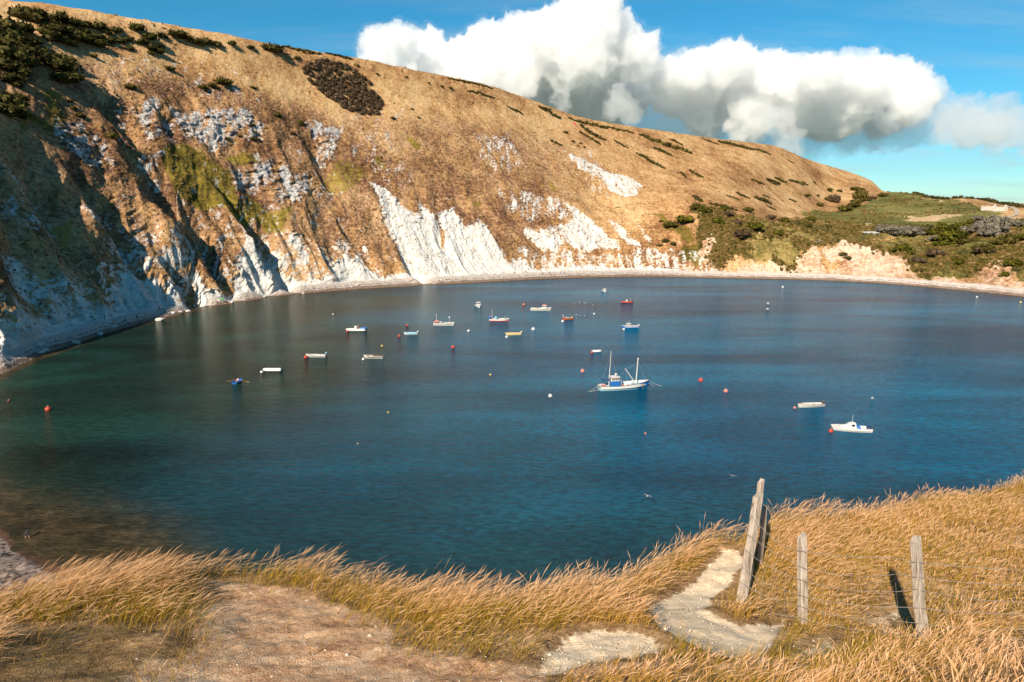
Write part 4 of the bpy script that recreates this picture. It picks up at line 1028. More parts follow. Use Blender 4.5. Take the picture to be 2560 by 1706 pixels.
# ------------------------------------------------------------------ mesh builder
class MB:
    def __init__(self):
        self.v, self.f = [], []
    def add(self, vs, fs):
        o = len(self.v)
        self.v += [tuple(p) for p in vs]
        self.f += [tuple(i + o for i in q) for q in fs]
        return self
    def box(self, c, s, rot=None, taper=1.0):
        hx, hy, hz = s[0] / 2, s[1] / 2, s[2] / 2
        vs = [Vector((sx * hx * (taper if sz > 0 else 1), sy * hy * (taper if sz > 0 else 1), sz * hz)) for sz in (-1, 1) for sy in (-1, 1) for sx in (-1, 1)]
        if rot is not None:
            vs = [rot @ p for p in vs]
        vs = [p + Vector(c) for p in vs]
        return self.add(vs, [(0, 2, 3, 1), (4, 5, 7, 6), (0, 1, 5, 4), (2, 6, 7, 3), (0, 4, 6, 2), (1, 3, 7, 5)])
    def tube(self, pts, r, sides=6, r2=None):
        pts = [Vector(p) for p in pts]
        rings = []
        for k, p in enumerate(pts):
            d = (pts[min(k + 1, len(pts) - 1)] - pts[max(k - 1, 0)]).normalized()
            a = d.cross(Vector((0, 0, 1)) if abs(d.z) < .9 else Vector((1, 0, 0))).normalized()
            b = d.cross(a)
            rr = r if r2 is None else r + (r2 - r) * k / (len(pts) - 1)
            rings.append([p + a * rr * math.cos(t) + b * rr * math.sin(t) for t in [2 * math.pi * i / sides for i in range(sides)]])
        vs = [q for rg in rings for q in rg]
        fs = []
        for k in range(len(pts) - 1):
            for i in range(sides):
                j = (i + 1) % sides
                fs.append((k * sides + i, k * sides + j, (k + 1) * sides + j, (k + 1) * sides + i))
        fs.append(tuple(range(sides))[::-1])
        fs.append(tuple((len(pts) - 1) * sides + i for i in range(sides)))
        return self.add(vs, fs)
    def ball(self, c, r, nu=10, nv=7, sc=(1, 1, 1)):
        vs = [(c[0], c[1], c[2] - r * sc[2])]
        for i in range(1, nv):
            ph = -math.pi / 2 + math.pi * i / nv
            for j in range(nu):
                th = 2 * math.pi * j / nu
                vs.append((c[0] + r * sc[0] * math.cos(ph) * math.cos(th), c[1] + r * sc[1] * math.cos(ph) * math.sin(th), c[2] + r * sc[2] * math.sin(ph)))
        vs.append((c[0], c[1], c[2] + r * sc[2]))
        fs = [(0, 1 + (j + 1) % nu, 1 + j) for j in range(nu)]
        for i in range(nv - 2):
            for j in range(nu):
                a, b = 1 + i * nu + j, 1 + i * nu + (j + 1) % nu
                fs.append((a, b, b + nu, a + nu))
        e = len(vs) - 1
        fs += [(e, 1 + (nv - 2) * nu + j, 1 + (nv - 2) * nu + (j + 1) % nu) for j in range(nu)]
        return self.add(vs, fs)
    def loft(self, rings, close=False, cap=False):
        n = len(rings[0])
        vs = [p for r in rings for p in r]
        fs = []
        for k in range(len(rings) - 1):
            for i in range(n if close else n - 1):
                j = (i + 1) % n
                fs.append((k * n + i, k * n + j, (k + 1) * n + j, (k + 1) * n + i))
        if cap:
            fs.append(tuple(range(n))[::-1])
            fs.append(tuple((len(rings) - 1) * n + i for i in range(n)))
        return self.add(vs, fs)
    def mesh(self, name, smooth_shade=False):
        me = bpy.data.meshes.new(name)
        me.from_pydata(self.v, [], self.f)
        if smooth_shade:
            me.polygons.foreach_set('use_smooth', [True] * len(me.polygons))
        me.update()
        return me
    def build(self, name, mat, parent=None, smooth_shade=False, bevel=0.0, **props):
        o = link(name, self.mesh(name, smooth_shade), mat, parent, **props)
        if bevel:
            b = o.modifiers.new('bevel', 'BEVEL')
            b.width = bevel
            b.segments = 2
        return o

def root(name, loc, rz=0.0, label=None, category=None, group=None):
    o = bpy.data.objects.new(name, None)
    COL.objects.link(o)
    o.location = loc
    o.rotation_euler = (0, 0, rz)
    if label:
        o['label'] = label
    if category:
        o['category'] = category
    if group:
        o['group'] = group
    return o

def wood_material():
    m, g = new_mat('weathered_wood')
    co = g.n('ShaderNodeTexCoord').outputs['Object']
    gr = g.noise(g.mapping(co, scale=(28, 28, 1.6)), 1.0, 5, .7, .6)
    bl = g.noise(co, 5.0, 4, .7)
    col = g.ramp(gr, [(.30, (.10, .075, .055)), (.45, (.30, .245, .195)), (.58, (.42, .36, .30)), (.7, (.52, .46, .39))])
    col = g.mix(g.step(bl, .55, .72), col, (.30, .275, .235))
    col = g.mix(g.math('MULTIPLY', g.step(g.noise(co, 16, 3, .7), .62, .70), .6), col, (.42, .40, .30))
    finish(g, col, .9, gr, .7, .012, .1)
    return m

def metal_material(name, col, rough=.55, metal=.8):
    m, g = new_mat(name)
    co = g.n('ShaderNodeTexCoord').outputs['Object']
    n = g.noise(co, 9.0, 4, .7)
    finish(g, g.mix(g.step(n, .5, .7), col, tuple(c * .55 for c in col)), rough, None, Metallic=metal)
    return m

# ------------------------------------------------------------------ the old fence by the path
def build_fence():
    wood, wire = wood_material(), metal_material('rusty_wire', (.25, .215, .185), .7, .3)
    f = root('wire_fence', (3.02, 8.18, 34.9), 0, 'weathered wooden posts with sagging barbed wire beside the chalk path', 'fence')
    base = Vector(f.location)
    def post(foot, top, w, d, yaw, seed):
        foot, top = Vector(foot) - base, Vector(top) - base
        ax = (top - foot).normalized()
        foot = foot - ax * .35
        side = Vector((math.cos(yaw), math.sin(yaw), 0))
        side = (side - ax * side.dot(ax)).normalized()
        fr = ax.cross(side)
        rnd = random.Random(seed)
        rings = []
        for k in range(9):
            t = k / 8
            c = foot + (top - foot) * t + side * rnd.uniform(-.006, .006) + fr * rnd.uniform(-.006, .006)
            ww, dd = w * (1.0 - .06 * t) * rnd.uniform(.96, 1.03), d * (1.0 - .06 * t) * rnd.uniform(.96, 1.03)
            ch = .18
            ring = []
            for sx, sy in ((-1, -1), (1, -1), (1, 1), (-1, 1)):
                for q in ((0, 1) if sx * sy > 0 else (1, 0)):
                    ux = sx * (.5 - (ch * .5 if q == 0 else 0)) * ww
                    uy = sy * (.5 - (ch * .5 if q == 1 else 0)) * dd
                    slope = (.03 * sx if k == 8 else 0)
                    ring.append(c + side * ux + fr * uy + ax * slope)
            rings.append(ring)
        mb = MB().loft(rings, True, True)
        return mb.build('post', wood, f)
    P3a, P3b = (4.57, 6.82, 35.26), (4.46, 6.99, 36.41)
    P2a, P2b = (3.58, 7.59, 35.0), (3.55, 7.74, 36.07)
    P1a, P1b = (3.02, 8.18, 34.9), (3.24, 8.42, 36.30)
    P4a, P4b = (6.34, 6.60, 35.46), (6.36, 6.70, 36.36)
    post(P3a, P3b, .112, .09, .5, 1)
    post(P2a, P2b, .098, .085, .3, 2)
    post(P1a, P1b, .115, .09, .45, 3)
    post((3.30, 8.74, 34.8), (3.41, 8.81, 36.33), .075, .07, .6, 4)
    post((3.62, 9.20, 34.7), (3.55, 8.97, 35.86), .07, .06, .7, 5)
    # strands: from post to post, sagging, with barbs
    line = [(P1a, P1b), (P2a, P2b), (P3a, P3b), (P4a, P4b)]
    def at(p, t):
        a, b = Vector(p[0]), Vector(p[1])
        return a + (b - a) * t - base
    rnd = random.Random(5)
    for t in (.84, .70, .52, .36, .22, .08):
        pts = []
        for a, b in zip(line[:-1], line[1:]):
            A, B = at(a, t * rnd.uniform(.94, 1.04)), at(b, t)
            sag = rnd.uniform(.03, .10)
            for k in range(10):
                s = k / 10
                p = A.lerp(B, s)
                p += Vector((rnd.uniform(-.006, .006) - .09, -.04 + rnd.uniform(-.006, .006), -sag * 4 * s * (1 - s)))
                pts.append(p)
        w = MB().tube(pts, .0036, 4)
        if t > .8:
            for k in range(2, len(pts) - 1, 2):
                w.tube([pts[k] + Vector((-.02, .0, -.02)), pts[k] + Vector((.02, 0, .02))], .002, 3)
        w.build('wire', wire, f)
    net = MB()
    for a, b in zip(line[:-1], line[1:]):
        n = max(4, int((Vector(b[0]) - Vector(a[0])).length / .16))
        for k in range(1, n):
            s = k / n
            lo, hi = at(a, .06).lerp(at(b, .06), s), at(a, .58).lerp(at(b, .58), s)
            o = Vector((-.09, -.04, 0))
            pts = [lo.lerp(hi, q / 5) + o + Vector((rnd.uniform(-.015, .015), rnd.uniform(-.015, .015), 0)) for q in range(6)]
            net.tube(pts, .0018, 3)
    net.build('netting', wire, f, kind='stuff')

build_fence()

# ------------------------------------------------------------------ shrubs, thickets and trees round the bay
bpy.context.view_layer.update()

def ground(x, y, z_from=400.0):
    ok, loc, nor, idx = hillside.ray_cast(Vector((x, y, z_from)), Vector((0, 0, -1)))
    return loc.z if ok else 0.0

def foliage_material(name, dark, mid, light):
    m, g = new_mat(name)
    co = g.n('ShaderNodeNewGeometry').outputs['Position']
    n = g.noise(co, .9, 4, .7)
    rnd = g.n('ShaderNodeNewGeometry').outputs['Random Per Island']
    f = g.math('ADD', g.math('MULTIPLY', n, .6), g.math('MULTIPLY', rnd, .4))
    col = g.ramp(f, [(.32, dark), (.52, mid), (.72, light)])
    d = g.n('ShaderNodeBsdfDiffuse', {'Color': col})
    t = g.n('ShaderNodeBsdfTranslucent', {'Color': col})
    mx = g.n('ShaderNodeMixShader', {0: .2, 1: d.outputs[0], 2: t.outputs[0]})
    g.n('ShaderNodeOutputMaterial', {'Surface': mx})
    return m

FOL = {
    'dark': foliage_material('dark_gorse', (.022, .020, .007), (.060, .054, .018), (.125, .108, .036)),
    'olive': foliage_material('olive_scrub', (.035, .030, .008), (.085, .072, .018), (.16, .13, .035)),
    'grey': foliage_material('grey_thorn', (.085, .075, .052), (.19, .168, .125), (.31, .275, .21)),
    'green': foliage_material('green_bush', (.030, .032, .006), (.085, .080, .012), (.17, .145, .022)),
    'brown': foliage_material('brown_thorn', (.040, .026, .015), (.105, .070, .042), (.18, .125, .078)),
}
BARK = metal_material('bark', (.09, .07, .05), .9, 0.0)

def leaf_cloud(mb, lobes, n_leaf, size, rnd):
    """sprays of small leaf clumps through a group of lobes (cx, cy, cz, rx, rz)"""
    tot = sum(l[3] * l[3] for l in lobes)
    for cx, cy, cz, rx, rz in lobes:
        # a ragged solid heart, so that no daylight shows through the middle
        ring = []
        seeds = [rnd.uniform(.62, .86) for _ in range(64)]
        for i in range(1, 5):
            ph = -math.pi / 2 + math.pi * i / 5
            ring.append([(cx + rx * seeds[(i * 7 + j) % 64] * math.cos(ph) * math.cos(2 * math.pi * j / 7),
                          cy + rx * seeds[(i * 7 + j) % 64] * math.cos(ph) * math.sin(2 * math.pi * j / 7),
                          cz + rz * seeds[(i * 7 + j + 9) % 64] * math.sin(ph)) for j in range(7)])
        mb.loft(ring, True, True)
        for _ in range(max(8, int(n_leaf * rx * rx / tot))):
            u, t = rnd.uniform(-.45, 1), rnd.uniform(0, 2 * math.pi)
            q = math.sqrt(max(0, 1 - u * u))
            k = rnd.uniform(.72, 1.12)
            c = Vector((cx + rx * k * q * math.cos(t), cy + rx * k * q * math.sin(t), cz + rz * k * u))
            a = Vector((rnd.gauss(0, 1), rnd.gauss(0, 1), rnd.gauss(0, 1))).normalized()
            b = a.cross(Vector((rnd.gauss(0, 1), rnd.gauss(0, 1), rnd.gauss(0, 1)))).normalized()
            s = size * rnd.uniform(.6, 1.5)
            mb.add([c + a * s, c + b * s * .7, c - a * s * .8, c - b * s * .8 + a * .2 * s], [(0, 1, 2), (0, 2, 3)])

def shrub_mesh(seed, n_lobes=5, leaf=260, flat=.75):
    rnd = random.Random(seed)
    mb = MB()
    lobes = [(0, 0, .42, .62, .62 * flat)]
    for k in range(n_lobes):
        t = rnd.uniform(0, 2 * math.pi)
        d = rnd.uniform(.35, .62)
        r = rnd.uniform(.30, .48)
        lobes.append((d * math.cos(t), d * math.sin(t), rnd.uniform(.25, .72) * flat, r, r * rnd.uniform(.75, 1)))
    leaf_cloud(mb, lobes, leaf, .085, rnd)
    return mb.mesh('shrub')

SHRUBS = {k: [] for k in FOL}
for k in FOL:
    for q in range(4):
        me = shrub_mesh(hash_seed := (sum(map(ord, k)) * 7 + q))
        me.materials.append(FOL[k])
        SHRUBS[k].append(me)

ORD = ['first', 'second', 'third', 'fourth', 'fifth', 'sixth', 'seventh', 'eighth', 'ninth', 'tenth', 'eleventh', 'twelfth', 'thirteenth',
       'fourteenth', 'fifteenth', 'sixteenth', 'seventeenth', 'eighteenth', 'nineteenth', 'twentieth', 'twenty-first', 'twenty-second', 'twenty-third',
       'twenty-fourth', 'twenty-fifth', 'twenty-sixth', 'twenty-seventh', 'twenty-eighth', 'twenty-ninth', 'thirtieth', 'thirty-first', 'thirty-second',
       'thirty-third', 'thirty-fourth', 'thirty-fifth', 'thirty-sixth', 'thirty-seventh', 'thirty-eighth', 'thirty-ninth', 'fortieth']

def left_to_right(pts):
    return sorted(pts, key=lambda p: p[0] / p[1])

def plant(pts, name, kind, desc, where, group, category='shrub', squash=(.75, 1.0), seed=0, pick=None):
    rnd = random.Random(seed)
    for k, (x, y, r) in enumerate(left_to_right(pts)):
        kk = kind if pick is None else pick(rnd)
        me = rnd.choice(SHRUBS[kk])
        o = link(name, me, None, None, label='%s %s from the left %s' % (ORD[k], desc, where), category=category, group=group)
        o.location = (x, y, ground(x, y) - .12 * r)
        o.rotation_euler = (0, 0, rnd.uniform(0, 6.28))
        r *= rnd.uniform(1.2, 1.8) * (1.35 if kind == 'dark' else 1.0)
        o.scale = (r * rnd.uniform(1.0, 1.35), r * rnd.uniform(1.0, 1.35), r * rnd.uniform(*squash) * 1.1)

SHRUB_ROW = SHRUB_ROW + [(x + 2.5, y - 3.5, r * .9) for x, y, r in SHRUB_ROW[2:12]]
plant(SHRUB_ROW, 'gorse_shrub', 'dark', 'dark shrub', 'in the row below the left skyline', 'dark shrubs below the left skyline', seed=1)
SHRUB_LEFT = [(x, y, r * 1.3) for x, y, r in SHRUB_LEFT] + [(x + 5.5, y - 2.5, r * .95) for x, y, r in SHRUB_LEFT[:9]]
plant(SHRUB_LEFT, 'hawthorn_shrub', 'dark', 'large dark shrub', 'at the top left edge of the slope', 'dark shrubs at the top left', seed=2)
plant(SHRUB_FACE, 'cliff_shrub', 'olive', 'small round shrub', 'dotted over the rocky western cliff face', 'shrubs dotted over the cliff face', seed=3)
plant(SHRUB_MID, 'slope_shrub', 'olive', 'little shrub', 'on the dry slope right of the brown thicket', 'little shrubs on the middle slope', seed=4)
plant(SHRUB_EAST, 'field_shrub', 'olive', 'low olive shrub', 'around the green field on the right', 'shrubs around the green field', seed=5,
      pick=lambda r: r.choice(['olive', 'olive', 'green', 'brown']))
plant(SHRUB_BANK, 'bank_shrub', 'green', 'bushy shrub', 'on the bank above the far right beach', 'shrubs on the right-hand bank', seed=6,
      pick=lambda r: r.choice(['olive', 'green', 'green', 'brown']))

def thicket(name, spots, kind, seed, leaf=60, size=.34, **props):
    """one continuous mass of bushes following the ground; spots are (x, y, radius)"""
    rnd = random.Random(seed)
    ox, oy = spots[0][0], spots[0][1]
    oz = ground(ox, oy)
    mb = MB()
    for x, y, r in spots:
        z = ground(x, y)
        leaf_cloud(mb, [(x - ox, y - oy, z - oz + r * .25, r, r * rnd.uniform(.6, .85))], leaf, size * max(.5, min(1.2, r / 2)), rnd)
    o = mb.build(name, FOL[kind], None, **props)
    o.location = (ox, oy, oz)
    return o

rnd = random.Random(11)
order = sorted(STRIPS, key=lambda s: (s[0] + s[2]) / (s[1] + s[3]))
for k, (x0, y0, x1, y1, w) in enumerate(order):
    L = math.hypot(x1 - x0, y1 - y0)
    w *= 1.35
    n = max(5, int(L / (w * .34)))
    spots = []
    for q in range(n):
        t = (q + .5) / n
        e = math.sin(math.pi * t) ** .5
        spots.append((x0 + (x1 - x0) * t + rnd.uniform(-.5, .5) * w * e, y0 + (y1 - y0) * t + rnd.uniform(-.6, .6) * w * e, w * rnd.uniform(.45, .72) * (.6 + .4 * e)))
    thicket('gorse_strip', spots, 'dark' if k % 3 else 'olive', 100 + k, 45, .4,
            label='%s gorse strip from the left on the golden slope and ridge' % ORD[k], category='gorse', group='gorse strips on the slope')

px, py = [p[0] for p in THICKET], [p[1] for p in THICKET]
spots = []
while len(spots) < 420:
    x, y = rnd.uniform(min(px), max(px)), rnd.uniform(min(py), max(py))
    if in_poly(np.array([x]), np.array([y]), THICKET)[0] > .3:
        spots.append((x, y, rnd.uniform(1.3, 2.2)))
thicket('thorn_thicket', spots, 'brown', 55, 60, .30, label='large dense brown thicket below the skyline above the grey rocks', category='thicket')

hx = HEDGE
spots = []
for a, b in zip(hx[:-1], hx[1:]):
    L = math.hypot(b[0] - a[0], b[1] - a[1])
    for q in range(max(3, int(L / 2.6))):
        t = rnd.random()
        spots.append((a[0] + (b[0] - a[0]) * t + rnd.uniform(-1.5, 1.5), a[1] + (b[1] - a[1]) * t + rnd.uniform(-1.5, 1.5), rnd.uniform(1.6, 3.0)))
thicket('hedge', spots, 'dark', 77, 40, .5, label='long dark hedge along the low skyline at far right', category='hedge')

def thorn_tree(x, y, r, seed, label):
    rnd = random.Random(seed)
    t = root('thorn_tree', (x, y, ground(x, y) - .3), rnd.uniform(0, 6.28), label, 'tree', 'grey thorn trees on the right')
    h = r * .95
    tr = MB()
    tr.tube([(0, 0, -.3), (.1 * r, .05 * r, h * .3), (.16 * r, .02 * r, h * .62)], .07 * r, 6, .035 * r)
    for q in range(4):
        a = q * 1.6 + rnd.random()
        tr.tube([(.1 * r, .05 * r, h * .3), (.45 * r * math.cos(a), .45 * r * math.sin(a), h * .75)], .035 * r, 5, .015 * r)
    tr.build('trunk', BARK, t)
    cr = MB()
    lobes = []
    for q in range(11):
        a, d = rnd.uniform(0, 6.28), rnd.uniform(0, .75) * r
        lr = rnd.uniform(.26, .42) * r
        lobes.append((d * math.cos(a), d * math.sin(a), h * rnd.uniform(.35, .8), lr, lr * rnd.uniform(.6, .85)))
    leaf_cloud(cr, lobes, 900, .055 * r, rnd)
    cr.build('crown', FOL['grey'], t)

for k, (x, y, r) in enumerate(left_to_right(TREES_GREY)):
    r *= 1.35
    thorn_tree(x, y, r, 300 + k, '%s grey-leaved thorn tree from the left on the right-hand bank' % ORD[k])


# low tufts and dwarf bushes too many to count, over the slopes and the far bank
def build_tufts():
    rng = np.random.default_rng(3)
    co = np.empty(len(hillside.data.vertices) * 3, np.float32)
    hillside.data.vertices.foreach_get('co', co)
    co = co.reshape(-1, 3)
    def at(name):
        v = np.empty(len(co), np.float32)
        hillside.data.attributes[name].data.foreach_get('value', v)
        return v
    chalk, heath, scrub, field, beach, ochre = [at(k) for k in ('chalk', 'heath', 'scrub', 'field', 'beach', 'ochre')]
    az = np.degrees(np.arctan2(co[:, 0], co[:, 1]))
    r = np.hypot(co[:, 0], co[:, 1])
    clump = np.clip(fbm(co[:, 0] / 26, co[:, 1] / 26, 0, 4, 901) * 1.3 + .35, 0, 1)
    ridge = spline([p[0] for p in RIDGE], [p[1] for p in RIDGE], az)
    w = (.16 + heath * .8 + scrub * 2.6 + field * .5) * clump * (1 - np.clip(chalk * 1.2, 0, .93)) * (1 - beach) * (1 - .85 * (ochre > .5)) * (np.abs(az) < 41) * (co[:, 2] > 2.5) * (r < ridge + 4) * (r / 400) ** 1.2
    n = 17000
    idx = rng.choice(len(co), n, p=w / w.sum())
    c = co[idx]
    sc = scrub[idx] + .6 * field[idx]
    size = rng.uniform(.22, .62, n) * (1 + 1.5 * sc * rng.uniform(.2, 1, n)) * (.7 + .3 * r[idx] / 400)
    k = 5
    ang = (np.arange(k) * 2 * math.pi / k)[None] + rng.uniform(0, 6, n)[:, None]
    rad = size[:, None] * rng.uniform(.65, 1.3, (n, k))
    V = np.zeros((n, 2 * k + 1, 3), np.float32)
    V[:, :k, 0] = c[:, 0:1] + rad * np.cos(ang)
    V[:, :k, 1] = c[:, 1:2] + rad * np.sin(ang)
    V[:, :k, 2] = c[:, 2:3] - .25 * size[:, None]
    rad2 = rad * rng.uniform(.5, .95, (n, k))
    V[:, k:2 * k, 0] = c[:, 0:1] + rad2 * np.cos(ang + .5)
    V[:, k:2 * k, 1] = c[:, 1:2] + rad2 * np.sin(ang + .5)
    V[:, k:2 * k, 2] = c[:, 2:3] + size[:, None] * rng.uniform(.35, .8, (n, k))
    V[:, 2 * k] = c
    V[:, 2 * k, 2] += size * rng.uniform(.7, 1.1, n)
    F = []
    for j in range(k):
        i = (j + 1) % k
        F += [(j, i, k + j), (i, k + i, k + j), (k + j, k + i, 2 * k)]
    F = (np.array(F)[None] + (np.arange(n) * (2 * k + 1))[:, None, None]).reshape(-1).astype(np.int32)
    me = bpy.data.meshes.new('slope_tufts')
    me.vertices.add(n * (2 * k + 1))
    me.vertices.foreach_set('co', V.reshape(-1))
    me.loops.add(len(F))
    me.loops.foreach_set('vertex_index', F)
    me.polygons.add(len(F) // 3)
    me.polygons.foreach_set('loop_start', np.arange(len(F) // 3, dtype=np.int32) * 3)
    me.update(calc_edges=True)
    tint = np.clip(.25 * rng.normal(0, 1, n) + np.where(sc > .4, .35, .8), 0, 1)
    stops = np.array([(.045, .038, .010), (.10, .075, .020), (.16, .095, .040), (.27, .165, .075)])
    f = tint * 3
    i = np.minimum(f.astype(int), 2)
    col = stops[i] + (stops[i + 1] - stops[i]) * (f - i)[:, None]
    C = np.ones((n, 2 * k + 1, 4), np.float32)
    C[..., :3] = col[:, None]
    a = me.attributes.new('col', 'FLOAT_COLOR', 'POINT')
    a.data.foreach_set('color', C.reshape(-1))
    me.materials.append(grass_material('tufts', .15))
    link('slope_tufts', me, None, None, kind='stuff', label='small tussocks and dwarf bushes speckled over the slopes', category='undergrowth')

build_tufts()

# ------------------------------------------------------------------ boats
def paint(name, col, rough=.42, dirt=.35, stain=None):
    m, g = new_mat(name)
    co = g.n('ShaderNodeTexCoord').outputs['Object']
    n = g.noise(g.mapping(co, scale=(1.5, 1.5, .7)), 3.0, 5, .7)
    c = g.mix(g.math('MULTIPLY', g.step(n, .48, .75), dirt), col, tuple(v * .55 for v in col))
    if stain:
        r = g.noise(g.mapping(co, scale=(3.2, 3.2, .35)), 1.3, 4, .75)
        c = g.mix(g.math('MULTIPLY', g.step(r, .60, .70), .8), c, stain)
    finish(g, c, rough, None, spec=.4)
    return m

PT = {
    'white': paint('white_paint', (.56, .55, .52)), 'cream': paint('cream_paint', (.62, .46, .22)), 'red': paint('red_paint', (.42, .045, .025)),
    'blue': paint('blue_paint', (.015, .12, .36)), 'navy': paint('navy_paint', (.012, .03, .11)), 'pale': paint('pale_blue_paint', (.36, .55, .60), .5, .3, (.26, .13, .06)),
    'grey': paint('grey_gear', (.27, .27, .27)), 'dark': paint('dark_gear', (.03, .03, .035)), 'brown': paint('brown_cover', (.10, .055, .04)),
    'orange': paint('orange_plastic', (.62, .15, .04)), 'deck': paint('worn_shaded_deck', (.42, .38, .32)), 'pink': paint('faded_red', (.62, .20, .15)),
    'yellow': paint('yellow_plastic', (.62, .42, .08)), 'wood': paint('varnished_wood', (.30, .15, .06)), 'rubber': paint('pale_rubber', (.58, .57, .55), .6),
    'rope': paint('rope', (.45, .42, .34), .9), 'sky': paint('light_blue_plastic', (.16, .42, .58)),
}
m, g = new_mat('dark_glass')
finish(g, (.012, .014, .018), .08, None, spec=.6)
PT['glass'] = m

def hull_rings(L, B, D, draft, rise=.35, transom=.72, rake=.12, inset=0.0, floor=None, n=15, k=6):
    rings = []
    for i in range(n):
        s = i / (n - 1)
        if s < .45:
            b = transom + (1 - transom) * math.sin(math.pi / 2 * s / .45)
        else:
            b = math.cos(math.pi / 2 * ((s - .45) / .55) ** 1.75)
        b = max(B / 2 * b - inset, .008)
        zt = D * (1 + rise * max(0, s - .3) ** 1.6 * 1.8) - inset * .2
        zk = -draft * (1 - .55 * s ** 3)
        if floor is not None:
            zk = floor
        ring = []
        for side in (-1, 1):
            seq = range(k) if side < 0 else range(k - 2, -1, -1)
            for j in seq:
                t = 1 - j / (k - 1)
                yy = b * (t ** .42 if floor is None else min(1, t * 3) ** .6) * (1 if t > 0 else 0)
                zz = zk + (zt - zk) * t ** 1.35
                xx = L * (s - .5) + rake * L * (max(zz, -draft) + draft) / (D + draft) * s ** 5 - inset * 1.5 * (s > .98)
                ring.append((xx, side * yy, zz))
        rings.append(ring)
    return rings

def make_hull(parent, L, B, D, draft, mat, inner, rise=.35, transom=.72, rake=.12, floor=.12, rim=None, bow=None):
    out, inn = hull_rings(L, B, D, draft, rise, transom, rake), hull_rings(L, B, D, draft, rise, transom, rake, .05, floor)
    mb = MB().loft(out)
    mb.add(out[0], [tuple(range(len(out[0])))])
    h = mb.build('hull', mat, parent, True)
    fl = MB().loft(inn)
    fl.add(inn[0], [tuple(range(len(inn[0])))])
    fl.build('inner_hull', inner, parent)
    g_ = MB()
    n = len(out[0])
    for e in (0, n - 1):
        g_.loft([[Vector(r[e]) + Vector((0, 0, .02)), Vector(q[e]) + Vector((0, 0, .02))] for r, q in zip(out, inn)])
    g_.tube([Vector(r[0]) + Vector((0, 0, .012)) for r in out], .028 + .004 * L / 5, 5)
    g_.tube([Vector(r[-1]) + Vector((0, 0, .012)) for r in out], .028 + .004 * L / 5, 5)
    g_.tube([out[0][0], out[0][-1]], .03, 5)
    g_.build('gunwale', rim or mat, parent)
    if bow:
        fw = [[Vector(p) * 1.0 + Vector((.012, math.copysign(.012, p[1]) if p[1] else 0, 0)) for p in r] for r in out[-4:]]
        MB().loft(fw).build('bow_panel', bow, parent, True)
    return h

def thwarts(parent, L, B, D, mat, at=(-.18, .12)):
    for s in at:
        MB().box((s * L, 0, D * .72), (.24, B * .84, .035)).build('thwart', mat, parent)

def outboard(parent, L, D, cowl, leg=None):
    o = MB().ball((-L / 2 - .10, 0, D + .30), .24, 10, 7, (1.1, .8, 1.15)).build('outboard_motor', cowl, parent, True)
    lg = MB().box((-L / 2 - .16, 0, D * .35), (.14, .10, D * 1.1)).box((-L / 2 - .02, 0, D + .02), (.16, .22, .20))
    lg.build('motor_leg', leg or PT['dark'], o)

def mooring(parent, a, b, sag=.25):
    a, b = Vector(a), Vector(b)
    pts = [a.lerp(b, t / 8) - Vector((0, 0, sag * 4 * (t / 8) * (1 - t / 8))) for t in range(9)]
    MB().tube(pts, .03, 4).build('mooring_rope', PT['rope'], parent)

def boat(key, name, deg, label, category='boat'):
    x, y, w = BOATS[key]
    return root(name, (x, y, 0), math.radians(deg), label, category, 'boats moored in the bay')

def cabin(parent, c, s, mat, win, roof=None, taper=.86, lean=0.0):
    cb = MB().box(c, s, None, taper).build('cabin', mat, parent, bevel=.05)
    x, y, z = c
    sx, sy, sz = s
    zz = z + sz * .14
    k = 1 - (1 - taper) * .64
    for sgn in (-1, 1):
        for q in (-.24, .24):
            MB().box((x + q * sx * k, sgn * (sy / 2 * k + .012), zz), (sx * .34, .03, sz * .36)).build('window', win, cb)
    for sgn in (-1, 1):
        for q in (-.23, .23):
            MB().box((x + sgn * (sx / 2 * k + .012), q * sy * k, zz), (.03, sy * .34, sz * .36)).build('window', win, cb)
    if roof:
        MB().box((x, y, z + sz / 2 + .04), (sx * taper * 1.12, sy * taper * 1.12, .07)).build('roof', roof, cb, bevel=.02)
    return cb

# the fishing boat in the middle
b = boat('fishing', 'fishing_boat', 12, 'large pale blue fishing boat with blue wheelhouse and two masts')
L = 11.2
make_hull(b, L, 3.6, 1.05, .7, PT['pale'], PT['white'], .62, .62, .06, .28, PT['brown'], PT['blue'])
wh = MB().box((-2.05, 0, 1.15), (2.2, 1.9, 1.8)).build('wheelhouse', PT['blue'], b, bevel=.08)
MB().box((-2.05, 0, 2.45), (2.1, 1.86, .84), None, .9).build('upper_cabin', PT['white'], wh, bevel=.10)
for sgn in (-1, 1):
    for q in (-.72, -.24, .24, .72):
        MB().box((-2.05 + q * .94, sgn * .915, 2.5), (.30, .04, .48)).build('window', PT['glass'], wh)
for sgn in (-1, 1):
    for q in (-.55, 0, .55):
        MB().box((-2.05 + sgn * 1.02, q, 2.5), (.04, .36, .46)).build('window', PT['glass'], wh)
MB().box((-2.05, 0, 2.92), (2.2, 1.95, .09)).build('roof', PT['white'], wh, bevel=.03)
MB().tube([(-1.7, 0, 2.9), (-1.7, 0, 3.3)], .10, 8).ball((-1.7, 0, 3.45), .34, 12, 6, (1, 1, .55)).build('radar', PT['white'], wh, True)
MB().tube([(-.85, -.85, 2.2), (-.7, -.9, 2.25), (-.7, -.95, .6)], .05, 6).build('handrail', PT['white'], wh)
MB().tube([(-3.35, 0, .4), (-3.15, .05, 4.6), (-2.95, .1, 8.9)], .10, 8, .035).build('mast', PT['white'], b)
MB().tube([(3.1, 0, .4), (3.45, 0, 6.6)], .125, 8, .10).ball((3.46, 0, 6.75), .20, 8, 6).build('foremast', PT['white'], b)
